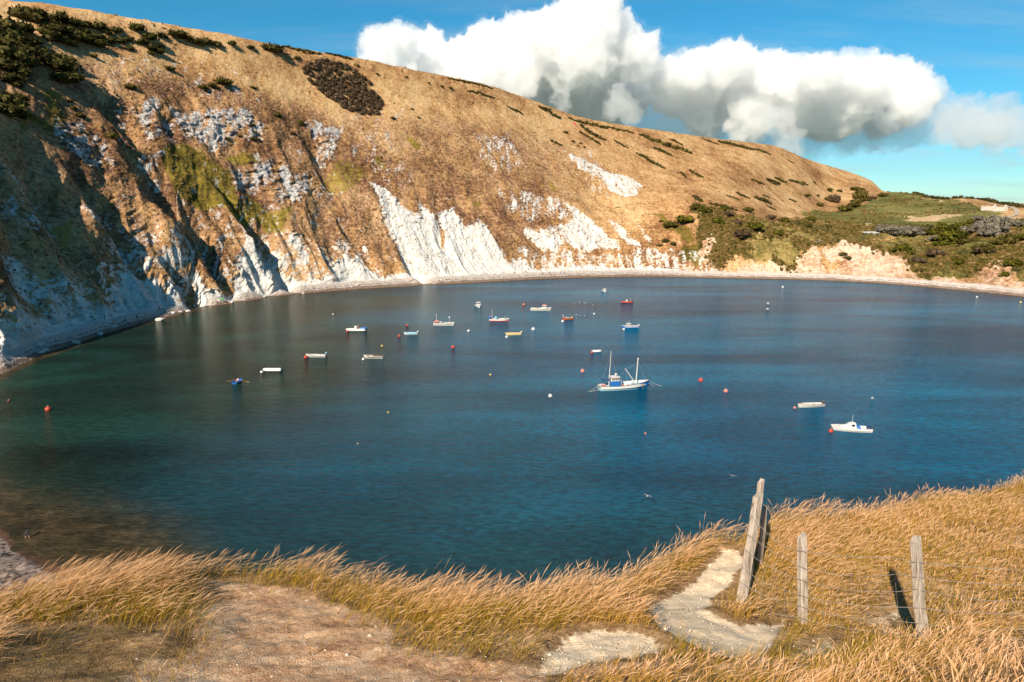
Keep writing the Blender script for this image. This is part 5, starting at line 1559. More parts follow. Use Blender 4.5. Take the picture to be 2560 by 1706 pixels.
MB().tube([(3.05, 0, 1.0), (.55, .1, 4.6)], .09, 8, .07).build('derrick_boom', PT['white'], b)
for p, q in (((-2.98, .1, 8.2), (-5.3, 0, 1.3)), ((-2.98, .1, 8.2), (-1.2, .8, 2.9)), ((.55, .1, 4.6), (3.42, 0, 5.7)), ((.55, .1, 4.6), (-1.0, .5, 1.3)), ((.55, .1, 4.6), (.9, -.6, 1.1)), ((3.42, 0, 6.2), (5.4, 0, 1.9))):
    MB().tube([p, q], .014, 4).build('stay', PT['grey'], b)
for q, (cx, cy) in enumerate(((.2, .5), (1.45, .55), (1.95, .25))):
    MB().box((cx, cy, .55), (.62, .42, .34), Matrix.Rotation(.3 * q, 3, 'Z')).build('fish_crate', PT['orange'], b, bevel=.03)
MB().box((2.6, 0, .75), (.9, .9, .8)).build('winch', PT['grey'], b, bevel=.12)
MB().box((-4.3, 0, .75), (1.2, 1.8, .18)).ball((-4.4, .4, .95), .28, 8, 5, (1, 1, .5)).build('aft_gear', PT['pink'], b)
MB().box((-4.1, 0, 2.35), (1.7, .9, .07)).tube([(-4.9, 0, 2.35), (-4.9, 0, .9)], .04, 5).ball((-5.0, 0, 2.5), .17, 8, 6).build('awning', PT['navy'], b)
mooring(b, (-5.55, 0, 1.2), (-8.2, -1.0, .02), .1)
mooring(b, (-5.3, -.7, .35), (-8.5, -1.1, .02), .05)
mooring(b, (5.75, 0, 1.95), (9.7, .4, .02), .3)
mooring(b, (5.6, .1, 1.8), (9.3, .6, .02), .75)
MB().tube([(4.3, -1.1, 1.3), (4.5, -1.2, -.1)], .05, 5).build('fender_pole', PT['wood'], b)

# open white dinghy at the right
b = boat('dinghy', 'rowing_dinghy', 192, 'open white dinghy with brown outboard motor moored at the right')
make_hull(b, 5.4, 1.9, .62, .3, PT['white'], PT['deck'], .4, .75, .08, .15, PT['brown'])  # greyer deck tone inside stands in for shade within the hull
thwarts(b, 5.4, 1.9, .62, PT['white'])
outboard(b, 5.4, .62, PT['brown'])
MB().box((.3, .1, .24), (1.1, .5, .1), Matrix.Rotation(.3, 3, 'Z')).build('folded_net', PT['grey'], b)
mooring(b, (2.9, 0, .8), (3.6, .6, .05), .05)

# white cabin cruiser nearest
b = boat('cuddy', 'cabin_boat', 171, 'white cabin boat with blue stern cover, nearest to the headland')
make_hull(b, 6.2, 2.15, .72, .35, PT['white'], PT['white'], .45, .82, .1, .2, PT['white'])
rings = []
for xx, hw, zz in ((-.25, .78, 1.62), (.1, .80, 1.72), (.7, .76, 1.60), (1.25, .68, 1.22), (2.3, .42, .98)):
    rings.append([(xx - .12 if k in (0, 6) else xx, y_, z_) for k, (y_, z_) in enumerate(((-hw, .66), (-hw * .97, .66 + (zz - .66) * .55), (-hw * .72, zz - .06), (0, zz), (hw * .72, zz - .06), (hw * .97, .66 + (zz - .66) * .55), (hw, .66)))])
mb = MB().loft(rings)
mb.add(rings[0], [tuple(range(7))])
cb = mb.build('cabin', PT['white'], b, True)
for sgn in (-1, 1):
    MB().add([(-.05, sgn * .80, 1.06), (.62, sgn * .80, 1.08), (.48, sgn * .74, 1.46), (.02, sgn * .745, 1.46)], [(0, 1, 2, 3)]).build('window', PT['glass'], cb)
    MB().add([(.84, sgn * .77, 1.10), (1.02, sgn * .75, 1.10), (.90, sgn * .72, 1.38), (.80, sgn * .72, 1.40)], [(0, 1, 2, 3)]).build('window', PT['glass'], cb)
MB().tube([(.25, 0, 1.7), (.25, 0, 3.0)], .025, 5).build('aerial', PT['white'], cb)
MB().box((-.75, 0, .82), (.9, 1.7, .5), None, .7).build('cockpit_canopy', PT['blue'], b, bevel=.1)
MB().box((-2.75, 0, .78), (.75, 1.6, .3), None, .8).build('stern_cover', PT['navy'], b, bevel=.08)
outboard(b, 6.2, .62, PT['dark'])
mooring(b, (3.3, 0, .95), (4.3, .5, .05), .05)

# blue-hulled cabin boat behind the fishing boat
b = boat('bluecab', 'cabin_boat', 190, 'white cabin boat with a blue hull behind the fishing boat')
make_hull(b, 5.4, 1.9, .75, .3, PT['blue'], PT['white'], .4, .8, .1, .3, PT['white'])
cabin(b, (.9, 0, 1.12), (1.6, 1.35, .9), PT['white'], PT['glass'], PT['white'])
MB().tube([(.8, 0, 1.5), (.8, 0, 2.6)], .03, 5).build('aerial', PT['white'], b)
outboard(b, 5.4, .8, PT['white'])

# white boat with red-roofed wheelhouse
b = boat('redroof', 'fishing_boat', -8, 'white workboat with a red-roofed wheelhouse forward')
make_hull(b, 7.6, 2.5, .95, .4, PT['white'], PT['deck'], .5, .85, .07, .3, PT['white'])
cabin(b, (1.75, 0, 1.65), (1.9, 1.7, 1.5), PT['white'], PT['glass'], PT['red'])
for q, (cx, c) in enumerate(((-.9, 'blue'), (-1.6, 'orange'), (-.4, 'grey'))):
    MB().box((cx, .3 * (q - 1), .75), (.5, .5, .7)).build('gear_box', PT[c], b, bevel=.04)

# red boat with a white mast
b = boat('redhull', 'fishing_boat', -8, 'red fishing boat with a white mast and a blue ball at the stern')
make_hull(b, 6.6, 2.3, .85, .4, PT['red'], PT['white'], .5, .8, .07, .25, PT['white'])
out = hull_rings(6.64, 2.36, .86, .4, .5, .8, .07)
mb = MB()
for idx in ((0, 1), (-2, -1)):
    mb.loft([[Vector(r[i]) for i in idx] for r in out])
mb.build('white_strake', PT['white'], b, True)
MB().tube([(-2.3, 0, .4), (-2.5, 0, 4.2)], .07, 6, .04).build('mast', PT['white'], b)
MB().ball((-3.2, 0, 1.35), .55, 10, 7).build('blue_float', PT['blue'], b, True)
MB().ball((-3.0, .5, 1.6), .35, 8, 6).build('orange_float', PT['orange'], b, True)
MB().box((-1.0, 0, 1.35), (.9, .8, .7)).build('gear_box', PT['sky'], b, bevel=.06)
MB().tube([(2.2, -.4, .6), (2.2, -.4, 1.9), (2.2, .4, 1.9), (2.2, .4, .6)], .06, 5).build('gantry', PT['grey'], b)
MB().ball((2.2, 0, 1.5), .3, 8, 5).build('winch', PT['grey'], b)

# white boat with a mast and a ball on a pole
b = boat('whitemast', 'fishing_boat', -10, 'white fishing boat with a short mast and orange floats aft')
make_hull(b, 6.8, 2.3, .85, .4, PT['white'], PT['deck'], .5, .8, .07, .25, PT['white'])
MB().tube([(-2.4, 0, .4), (-2.5, 0, 4.2)], .07, 6, .04).build('mast', PT['white'], b)
for q in range(4):
    MB().ball((-3.1 + .45 * q, .35 * (-1) ** q, 1.15 + .1 * q), .36, 8, 6).build('orange_float', PT['pink'], b, True)
MB().box((-.8, 0, 1.05), (1.1, .9, .7)).build('engine_box', PT['grey'], b, bevel=.06)
MB().tube([(2.2, 0, .8), (2.2, 0, 2.7)], .04, 5).ball((2.2, 0, 2.9), .30, 10, 6).build('ball_on_pole', PT['white'], b)
MB().box((.8, 0, .8), (1.4, 1.1, .35)).build('blue_tarpaulin', PT['sky'], b, bevel=.06)

b = boat('smallcab', 'cabin_boat', -72, 'small white and blue cabin boat seen bow-on')
make_hull(b, 5.2, 2.3, .8, .35, PT['white'], PT['white'], .4, .85, .08, .3, PT['blue'])
cabin(b, (.5, 0, 1.45), (1.8, 1.7, 1.2), PT['white'], PT['glass'], PT['white'])
MB().box((-1.5, .2, 1.1), (1.2, 1.5, .7)).build('canopy', PT['blue'], b, bevel=.1)

b = boat('cream', 'rowing_dinghy', 189, 'cream-coloured open dinghy with a white outboard motor')
make_hull(b, 4.7, 1.7, .6, .28, PT['cream'], PT['cream'], .35, .8, .08, .14, PT['cream'])
thwarts(b, 4.7, 1.7, .6, PT['wood'])
outboard(b, 4.7, .7, PT['white'])

b = boat('redsmall', 'rowing_dinghy', 196, 'tiny dark red boat with oars raised, cluttered with white floats')
make_hull(b, 3.9, 1.6, .65, .25, PT['red'], PT['wood'], .4, .8, .08, .14, PT['red'])
thwarts(b, 3.9, 1.6, .65, PT['wood'])
for q, (cx, c) in enumerate(((-.2, 'sky'), (.5, 'white'), (-1.2, 'yellow'), (-1.6, 'white'))):
    MB().ball((cx, .25 * (-1) ** q, .8), .27, 8, 6).build('float', PT[c], b, True)
for s in (-.25, .25):
    MB().tube([(1.4, s, .6), (2.1, s * 2, 2.0)], .05, 5).build('oar', PT['white'], b)

b = boat('redrib', 'inflatable_boat', 190, 'red inflatable boat near the far right side of the moorings', 'boat')
def tube_boat(b, L, B, r, mat, floor_mat):
    pts = []
    for k in range(19):
        t = k / 18
        if t < .3:
            pts.append((-L / 2 + L * .72 * t / .3, -B / 2 + r, r * .8))
        elif t > .7:
            pts.append((-L / 2 + L * .72 * (1 - t) / .3, B / 2 - r, r * .8))
        else:
            a = (t - .3) / .4 * math.pi - math.pi / 2
            pts.append((L * .22 + L * .28 * math.cos(a), (B / 2 - r) * math.sin(a), r * .8 + .25 * r * math.cos(a)))
    MB().tube(pts, r, 9).build('tube', mat, b, True)
    MB().box((-.04 * L, 0, .05), (L * .84, B - 2 * r, .1)).build('floor', floor_mat, b)
    MB().box((-L / 2 + .12, 0, r), (.08, B - 2 * r, 1.6 * r)).build('transom', floor_mat, b)
tube_boat(b, 4.9, 2.0, .30, PT['red'], PT['dark'])
MB().box((.1, 0, .75), (.7, .6, 1.1), None, .8).build('console', PT['white'], b, bevel=.05)
outboard(b, 4.6, .62, PT['dark'])
MB().tube([(-1.9, -.7, .6), (-1.9, -.7, 1.8), (-1.9, .7, 1.8), (-1.9, .7, .6)], .05, 5).build('a_frame', PT['grey'], b)

b = boat('endwhite', 'rowing_dinghy', -80, 'small white boat seen end-on near the far beach')
make_hull(b, 4.4, 2.1, .8, .3, PT['white'], PT['white'], .4, .85, .08, .3, PT['white'])
cabin(b, (.3, 0, 1.2), (1.2, 1.3, .7), PT['white'], PT['glass'], PT['white'])

b = boat('ribblue', 'inflatable_boat', 179, 'white inflatable boat with a blue cover over its stern')
tube_boat(b, 6.4, 2.3, .36, PT['rubber'], PT['white'])
MB().box((.2, 0, .95), (1.0, .9, 1.3), None, .7).build('console', PT['white'], b, bevel=.08)
MB().box((-2.2, 0, .85), (2.2, 2.1, .6), None, .7).build('stern_cover', PT['blue'], b, bevel=.15)
MB().tube([(-.6, -.8, .8), (-.6, -.8, 1.7), (-.6, .8, 1.7), (-.6, .8, .8)], .06, 5).build('roll_bar', PT['pink'], b)
outboard(b, 6.2, .7, PT['blue'])

b = boat('whiteblue', 'rowing_dinghy', 186, 'short white dinghy with a light blue lining and white motor')
make_hull(b, 4.0, 1.7, .62, .25, PT['white'], PT['sky'], .4, .8, .08, .14, PT['sky'])
thwarts(b, 4.0, 1.7, .62, PT['sky'])
outboard(b, 4.0, .7, PT['white'])

b = boat('brownc', 'rowing_dinghy', 178, 'white open boat with a dark brown cover along its inside')
make_hull(b, 4.9, 1.8, .62, .28, PT['white'], PT['brown'], .45, .78, .08, .2, PT['white'])
MB().box((-.9, 0, .72), (2.8, 1.4, .22), None, .8).build('spray_cover', PT['brown'], b, bevel=.08)
MB().tube([(-1.2, -.2, .85), (-3.1, -.3, .95)], .05, 5).build('tiller', PT['dark'], b)
mooring(b, (2.7, 0, .8), (3.3, .2, .05), .05)

b = boat('bluemotor', 'rowing_dinghy', 180, 'white open dinghy with a bright blue outboard cover')
make_hull(b, 5.0, 1.7, .6, .28, PT['white'], PT['grey'], .4, .78, .08, .14, PT['white'])
thwarts(b, 5.0, 1.7, .6, PT['grey'])
outboard(b, 5.0, .85, PT['sky'])

b = boat('inflatable', 'inflatable_boat', 180, 'plain white inflatable dinghy with a dark outboard motor')
tube_boat(b, 4.5, 1.8, .30, PT['rubber'], PT['white'])
outboard(b, 4.0, .55, PT['dark'])

b = boat('rower', 'rowing_dinghy', 82, 'blue rowing boat with its oars out, leftmost of all the boats')
make_hull(b, 3.0, 1.7, .5, .2, PT['blue'], PT['blue'], .3, .85, .05, .12, PT['blue'])
thwarts(b, 3.0, 1.7, .5, PT['wood'], (0,))
for s in (-1, 1):
    o = MB().tube([(-.1, s * .5, .75), (.1, s * 2.2, .30)], .035, 5).build('oar', PT['wood'], b)
    MB().box((.16, s * 2.45, .22), (.16, .55, .03), Matrix.Rotation(-s * .25, 3, 'X')).build('blade', PT['yellow'], o)

b = boat('tender', 'inflatable_boat', 8, 'tiny white tender tied beside a red buoy behind the fishing boat')
tube_boat(b, 2.4, 1.3, .26, PT['rubber'], PT['grey'])

# ------------------------------------------------------------------ mooring buoys
def float_mesh(c):
    mb = MB().ball((0, 0, .18), .5, 14, 10)
    me = mb.mesh('buoy', True)
    me.materials.append(PT[c])
    return me
def ring_mesh():
    pts = [(.0, .12 * math.cos(t), .74 + .12 * math.sin(t)) for t in [2 * math.pi * k / 10 for k in range(11)]]
    me = MB().tube(pts, .035, 5).mesh('lifting_ring')
    me.materials.append(PT['grey'])
    return me
FLOATS = {c: float_mesh(c) for c in ('white', 'red', 'orange', 'yellow', 'grey')}
FLOATS['pink'] = float_mesh('pink')
RING = ring_mesh()
BUOY_LABELS = [
    'white buoy just below the white boat with a short mast', 'largest white buoy, between the cream dinghy and the tiny red boat', 'red buoy alone below the white boat with a short mast',
    'orange buoy between the red boat and the red-roofed boat', 'small white buoy below the red inflatable', 'white buoy at the bow of the cream dinghy',
    'white buoy at the bow of the tiny red boat', 'white buoy at the bow of the blue-hulled cabin boat', 'faded red buoy left of the fishing boat, above the white one',
    'white buoy nearest to the left of the fishing boat', 'small yellow buoy in open water left of the fishing boat', 'tiny white buoy nearest the western cliff',
    'red buoy at the bow of the inflatable with blue cover', 'red buoy above the short white and blue dinghy', 'red buoy left of the short white and blue dinghy',
    'yellow buoy above the boat with brown cover', 'red buoy at the bow of the dinghy with blue motor', 'white buoy at the bow of the plain white inflatable',
    'white buoy at the bow of the boat with brown cover', 'red buoy first to the right of the fishing boat', 'faded red buoy second to the right of the fishing boat',
    'pale pink buoy at the bow of the open white dinghy', 'red buoy at the bow of the nearest cabin boat', 'grey buoy alone right of the open white dinghy',
    'small pink buoy in the water below the fishing boat', 'small yellow buoy in the dark water at centre left', 'tiniest yellow buoy, lowest in the centre left water',
    'big red buoy near the left edge of the picture', 'white buoy near the far right beach', 'tiny white buoy close to the far right shore', 'yellow buoy at the right edge below the beach',
    'upper of two grey buoys on the blue water at right', 'lower of two grey buoys on the blue water at right', 'red buoy beside the tiny white tender']
for k, (c, x, y, d) in enumerate(BUOYS):
    o = link('mooring_buoy', FLOATS[c], None, None, label=BUOY_LABELS[k], category='buoy', group='mooring buoys')
    o.location = (x, y, 0)
    o.scale = (d, d, d)
    o.rotation_euler = (.1 * math.sin(k * 2.1), .12 * math.cos(k * 1.3), k)
    link('lifting_ring', RING, None, o)

# ------------------------------------------------------------------ people, birds and small things
def skin_material():
    m, g = new_mat('skin')
    finish(g, (.46, .25, .17), .6, None, spec=.3)
    return m
def cloth_material():
    m, g = new_mat('clothes')
    oi = g.n('ShaderNodeObjectInfo')
    co = g.n('ShaderNodeTexCoord').outputs['Object']
    finish(g, g.mix(g.math('MULTIPLY', g.step(g.noise(co, 7, 3), .45, .7), .4), oi.outputs['Color'], (.02, .02, .025)), .85)
    return m
SKIN, CLOTH = skin_material(), cloth_material()
m, g = new_mat('hair')
finish(g, (.03, .02, .013), .7)
HAIR = m

def body_mesh(name, joints, bones, radii, cloth_test):
    """one continuous skinned figure: joints are points, bones index pairs; cloth_test(co) picks the clothes slot"""
    me = bpy.data.meshes.new(name + '_frame')
    me.from_pydata(joints, bones, [])
    ob = bpy.data.objects.new(name + '_frame', me)
    COL.objects.link(ob)
    md = ob.modifiers.new('skin', 'SKIN')
    md.use_smooth_shade = True
    for v, r in zip(me.skin_vertices[0].data, radii):
        v.radius = (r, r) if not isinstance(r, tuple) else r
    me.skin_vertices[0].data[0].use_root = True
    sb = ob.modifiers.new('sub', 'SUBSURF')
    sb.levels = 1
    dg = bpy.context.evaluated_depsgraph_get()
    out = bpy.data.meshes.new_from_object(ob.evaluated_get(dg))
    out.name = name
    bpy.data.objects.remove(ob)
    out.materials.clear()
    out.materials.append(SKIN)
    out.materials.append(CLOTH)
    for p in out.polygons:
        p.material_index = 1 if cloth_test(p.center) else 0
        p.use_smooth = True
    return out

BONES = [(0, 1), (1, 2), (2, 3), (3, 4), (2, 5), (5, 6), (6, 7), (2, 8), (8, 9), (9, 10), (0, 11), (11, 12), (12, 13), (13, 14), (0, 15), (15, 16), (16, 17), (17, 18)]
RADII = [(.15, .11), (.14, .10), (.15, .10), .055, .10, .055, .042, .035, .055, .042, .035, .085, .06, .042, .04, .085, .06, .042, .04]
def standing():
    j = [(0, 0, .95), (0, 0, 1.18), (0, 0, 1.40), (0, .01, 1.52), (0, .03, 1.66), (-.20, 0, 1.38), (-.27, .02, 1.12), (-.27, .10, .88), (.20, 0, 1.38), (.28, .02, 1.13), (.24, .14, .92),
         (-.10, 0, .88), (-.11, .02, .48), (-.12, 0, .07), (-.12, .15, .03), (.10, 0, .88), (.12, .03, .48), (.13, -.02, .07), (.13, .13, .03)]
    return body_mesh('standing_figure', j, BONES, RADII, lambda c: .55 < c.z < 1.45 and abs(c.x) < .235)
def sitting():
    j = [(0, 0, .13), (0, -.06, .38), (0, -.10, .60), (0, -.08, .72), (0, -.05, .86), (-.20, -.10, .58), (-.28, -.18, .34), (-.24, -.22, .08), (.20, -.10, .58), (.28, .06, .40), (.20, .30, .46),
         (-.10, .06, .14), (-.13, .40, .42), (-.12, .62, .06), (-.12, .76, .04), (.10, .06, .14), (.14, .44, .34), (.13, .74, .06), (.13, .88, .06)]
    return body_mesh('sitting_figure', j, BONES, RADII, lambda c: c.z < .62 and c.y < .30 and abs(c.x) < .235)
def bending():
    j = [(0, -.10, .92), (0, .12, 1.08), (0, .36, 1.12), (0, .46, 1.08), (0, .58, 1.02), (-.20, .36, 1.08), (-.22, .42, .80), (-.18, .50, .56), (.20, .36, 1.08), (.22, .42, .80), (.18, .52, .58),
         (-.14, -.10, .86), (-.19, .02, .46), (-.22, -.04, .05), (-.22, .10, .02), (.14, -.10, .86), (.19, .02, .46), (.22, -.04, .05), (.22, .10, .02)]
    return body_mesh('bending_figure', j, BONES, RADII, lambda c: c.z > .62 and c.y < .42 and abs(c.x) < .21)
def rowing():
    j = [(0, 0, .10), (0, -.10, .34), (0, -.16, .56), (0, -.14, .68), (0, -.10, .82), (-.20, -.14, .54), (-.36, .04, .36), (-.40, .30, .34), (.20, -.14, .54), (.36, .04, .36), (.40, .30, .34),
         (-.10, .06, .11), (-.12, .42, .34), (-.12, .70, .05), (-.12, .82, .08), (.10, .06, .11), (.12, .42, .34), (.12, .70, .05), (.12, .82, .08)]
    return body_mesh('rowing_figure', j, BONES, RADII, lambda c: c.z < .60 and c.y < .25 and abs(c.x) < .23)
FIG = {'stand': standing(), 'sit': sitting(), 'bend': bending(), 'row': rowing()}
HEAD = {'stand': (0, .03, 1.69), 'sit': (0, -.05, .89), 'bend': (0, .60, 1.03), 'row': (0, -.10, .85)}
hair_me = MB().ball((0, -.018, .03), .112, 10, 7, (.95, 1.05, .95)).mesh('hair', True)
hair_me.materials.append(HAIR)

def person(pose, x, y, z, deg, col, label, group=None, scale=1.0):
    o = link('person', FIG[pose], None, None, label=label, category='person')
    if group:
        o['group'] = group
    o.location = (x, y, z)
    o.rotation_euler = (0, 0, math.radians(deg))
    o.scale = (scale,) * 3
    o.color = (*col, 1)
    h = link('hair', hair_me, None, o)
    h.location = HEAD[pose]
    return o

DK, WH, RD, BL, PK, GR = (.03, .03, .04), (.6, .6, .58), (.45, .05, .04), (.04, .12, .4), (.55, .28, .25), (.1, .3, .08)
west = [('stand', DK, 'in dark clothes standing against the shaded chalk at far left'), ('sit', RD, 'in red sitting at the left end of the sunlit beach'),
        ('sit', WH, 'in white sitting beside the person in red'), ('sit', DK, 'in dark clothes sitting in the shade on the beach'),
        ('stand', DK, 'standing in dark shorts on the narrow western beach'), ('sit', PK, 'in pink sitting on the western beach'),
        ('stand', DK, 'in black standing below the shaded cliff'), ('stand', WH, 'in white standing below the shaded cliff'),
        ('sit', RD, 'in red sitting right of the orange tent'), ('sit', DK, 'in dark clothes sitting by the green parasol'),
        ('stand', WH, 'in pale clothes standing at the water right of the parasol'), ('sit', BL, 'in blue sitting alone right of the tent')]
for (x, y), (pose, col, t) in zip(BEACH_WEST, west):
    person(pose, x, y, ground(x, y), 140 + 37 * len(t) % 90, col, 'person ' + t, 'people on the western beach')
mid = [('sit', DK, 'in dark clothes sitting alone left of the beach group'), ('stand', PK, 'in pink standing left of the beach group'), ('sit', DK, 'sitting next to the one in pink left of the group'),
       ('stand', PK, 'in pale pink at the left of the beach group'), ('stand', DK, 'tall, in dark clothes in the beach group'), ('sit', DK, 'in black crouching in the beach group'),
       ('stand', DK, 'in dark grey standing amid the beach group'), ('sit', PK, 'in pink sitting at the front of the beach group'), ('sit', DK, 'in black lying low at the front of the group'),
       ('stand', BL, 'in blue standing right in the beach group'), ('sit', BL, 'in pale blue sitting at right front of the group'), ('stand', DK, 'in black at the right end of the beach group')]
for (x, y), (pose, col, t) in zip(BEACH_MID, mid):
    person(pose, x, y, ground(x, y), 100 + 53 * len(t) % 160, col, 'person ' + t, 'people on the middle beach')
for k, (x, y) in enumerate(WALKERS):
    person('stand', x, y, ground(x, y), -60, (DK, RD, DK)[k], 'person in %s walking the path on the golden slope, %s of three' % (('dark clothes', 'red', 'black')[k], ('leftmost', 'middle', 'rightmost')[k]), 'walkers on the slope')
person('bend', WADER[0], WADER[1], -.28, 10, DK, 'person in dark top bending over while wading at the near left shore')
person('stand', SWIMMER[0], SWIMMER[1], -1.25, 60, RD, 'person in red swimming near the left edge')
person('row', BOATS['rower'][0] + .02, BOATS['rower'][1] - .05, .30, 172, WH, 'person in white rowing the blue boat')
sx, sy = -49.5, 62.5
person('sit', sx, sy, float(headland_z(np.array([sx]), np.array([sy]))[0]), -60, PK, 'person in pink sitting on the near left shingle beach', scale=1.1)

# orange beach tent and green parasol
x, y = TENT
t = root('beach_tent', (x, y, ground(x, y) - .05), math.radians(25), 'orange beach tent below the shaded chalk cliff', 'tent')
rings = []
for k in range(9):
    a = math.pi * k / 8
    rings.append([(1.5 * math.cos(a), -.9, 1.35 * math.sin(a) + .02), (1.25 * math.cos(a), .0, 1.25 * math.sin(a) + .02), (.75 * math.cos(a), .95, .55 * math.sin(a) + .02)])
MB().loft(rings).build('canopy', PT['orange'], t, True)
MB().tube([rings[k][0] for k in range(9)], .03, 5).build('pole', PT['grey'], t)
x, y = PARASOL
t = root('parasol', (x, y, ground(x, y)), 0, 'green parasol leaning on the western beach', 'parasol')
mb = MB()
top = (.15, 0, 2.0)
ring = [(.15 + 1.1 * math.cos(q), 1.1 * math.sin(q), 1.55 + .12 * math.cos(q)) for q in [2 * math.pi * k / 10 for k in range(10)]]
mb.add([top] + ring, [(0, 1 + k, 1 + (k + 1) % 10) for k in range(10)])
m, g = new_mat('green_cloth')
finish(g, (.07, .42, .12), .8)
mb.build('canopy', m, t)
MB().tube([(0, 0, -.1), (.15, 0, 2.0)], .03, 5).build('pole', PT['white'], t)

# warning flag on the slope
x, y = FLAGPOLE
t = root('flagpole', (x, y, ground(x, y)), 0, 'white flagpole with a red flag on the golden slope', 'flagpole')
MB().tube([(0, 0, -.3), (0, 0, 9.5)], .10, 6, .06).build('pole', PT['white'], t)
rows = [[(.1 + 2.1 * u, .22 * math.sin(u * 5), 9.4 - v * 1.5 - .35 * u) for v in (0, .5, 1)] for u in [k / 8 for k in range(9)]]
MB().loft(rows).build('flag', PT['red'], t)

# ruined stone walls, the track beside them, and two pale slabs
stone = paint('pale_stone', (.52, .47, .40), .9, .5)
for k, (x, y) in enumerate(RUINS[:2]):
    t = root('ruined_cottage', (x, y, ground(x, y) - .2), math.radians(118), '%s of two roofless stone ruins beside the track at far right' % ('left', 'right')[k], 'ruin', 'ruined cottages')
    w, d, h = 8.5 - k, 5.0, 3.2
    MB().box((0, -d / 2, h / 2), (w, .6, h)).build('front_wall', stone, t)
    MB().box((0, d / 2, h * .35), (w, .6, h * .7)).build('back_wall', stone, t)
    for s in (-1, 1):
        x0, hh = s * w / 2, h * (1.55 if s < 0 else 1.15)
        MB().add([(x0 - .3, -d / 2, 0), (x0 + .3, -d / 2, 0), (x0 + .3, d / 2, 0), (x0 - .3, d / 2, 0), (x0 - .3, -d / 2, h * .95), (x0 + .3, -d / 2, h * .95), (x0 + .3, d / 2, h * .8), (x0 - .3, d / 2, h * .8), (x0 - .3, .2, hh), (x0 + .3, .2, hh)],
                 [(0, 4, 8, 7, 3), (1, 2, 6, 9, 5), (0, 1, 5, 4), (4, 5, 9, 8), (8, 9, 6, 7), (2, 3, 7, 6), (0, 3, 2, 1)]).build('gable_wall', stone, t)
    for q in (-.22, .22):
        MB().box((q * w, -d / 2 - .31, 1.5), (.9, .04, 1.3)).build('dark_window_patch', PT['dark'], t)  # dark sheet on the solid wall, standing in for a shaded opening
rows = []
for k, (x, y) in enumerate(TRACK):
    a, b_ = TRACK[max(0, k - 1)], TRACK[min(len(TRACK) - 1, k + 1)]
    d = Vector((b_[0] - a[0], b_[1] - a[1], 0)).normalized()
    n = Vector((-d.y, d.x, 0))
    for q in range(1 if k == len(TRACK) - 1 else 6):
        nx, ny = TRACK[min(k + 1, len(TRACK) - 1)]
        u = q / 6
        cx, cy = x + (nx - x) * u, y + (ny - y) * u
        rows.append([(cx + n.x * s, cy + n.y * s, ground(cx + n.x * s, cy + n.y * s) + .35) for s in (-1.7, -.6, .6, 1.7)])
m, g = new_mat('gravel_track')
finish(g, g.ramp(g.noise(g.n('ShaderNodeNewGeometry').outputs['Position'], .6, 4), [(.35, (.32, .255, .18)), (.65, (.44, .37, .29))]), .95)
MB().loft(rows).build('track', m, None, kind='structure')
for k, (x, y) in enumerate(HUTS):
    t = root('stone_shelter', (x, y, ground(x, y)), math.radians(20 + 60 * k), ('long low pale shelter left of the grey trees', 'small white shelter on top of the ochre cliff')[k], 'shelter')
    w, d, h = ((11, 3.5, 1.4), (5.5, 3.5, 1.8))[k]
    MB().box((0, 0, h / 2 - .4), (w, d, h)).build('wall', stone, t)
    MB().add([(-w / 2 - .3, -d / 2 - .3, h - .45), (w / 2 + .3, -d / 2 - .3, h - .45), (w / 2 + .3, d / 2 + .3, h + .35), (-w / 2 - .3, d / 2 + .3, h + .35), (-w / 2 - .3, -d / 2 - .3, h - .3), (w / 2 + .3, -d / 2 - .3, h - .3), (w / 2 + .3, d / 2 + .3, h + .5), (-w / 2 - .3, d / 2 + .3, h + .5)],
             [(0, 3, 2, 1), (4, 5, 6, 7), (0, 1, 5, 4), (1, 2, 6, 5), (2, 3, 7, 6), (3, 0, 4, 7)]).build('roof', PT['white'], t)

# gulls: two flying over the near water, a few resting on the bay
def gull(x, y, z, deg, spread, label, group, sc=1.0):
    t = root('gull', (x, y, z), math.radians(deg), label, 'bird', group)
    t.scale = (sc,) * 3
    rings = [[(xx, r * math.cos(q), r * math.sin(q)) for q in [2 * math.pi * k / 7 for k in range(7)]] for xx, r in ((-.22, .015), (-.12, .05), (.02, .075), (.14, .06), (.19, .042), (.25, .04), (.29, .008))]
    MB().loft(rings, True, True).build('body', PT['white'], t, True)
    for s in (-1, 1):
        if spread:
            MB().add([(.10, s * .05, .03), (-.06, s * .05, .03), (.13, s * .35, .16), (-.03, s * .36, .15), (.02, s * .68, .07), (-.05, s * .66, .06)], [(0, 2, 3, 1), (2, 4, 5, 3)]).build('wing', PT['grey'], t)
        else:
            MB().add([(.10, s * .06, .04), (-.24, s * .03, .03), (-.1, s * .075, .0), (.08, s * .078, -.01)], [(0, 1, 2, 3)]).build('wing', PT['grey'], t)
gx = Vector((.238 * 34, .936 * 34, 40 - .432 * 34))
gull(18.6, 88.0, 1.2, 40, True, 'white gull flying low just beyond the grass left of the path', 'gulls flying', 1.0)
gull(31.5, 92.0, 2.5, 60, True, 'white gull at the grass tips by the top of the path', 'gulls flying', .8)
for k, (x, y) in enumerate(GULLS):
    gull(x, y, .06, 190 + 31 * k, False, '%s floating gull from the left among the boats' % ORD[k], 'gulls resting on the water', 1.6)

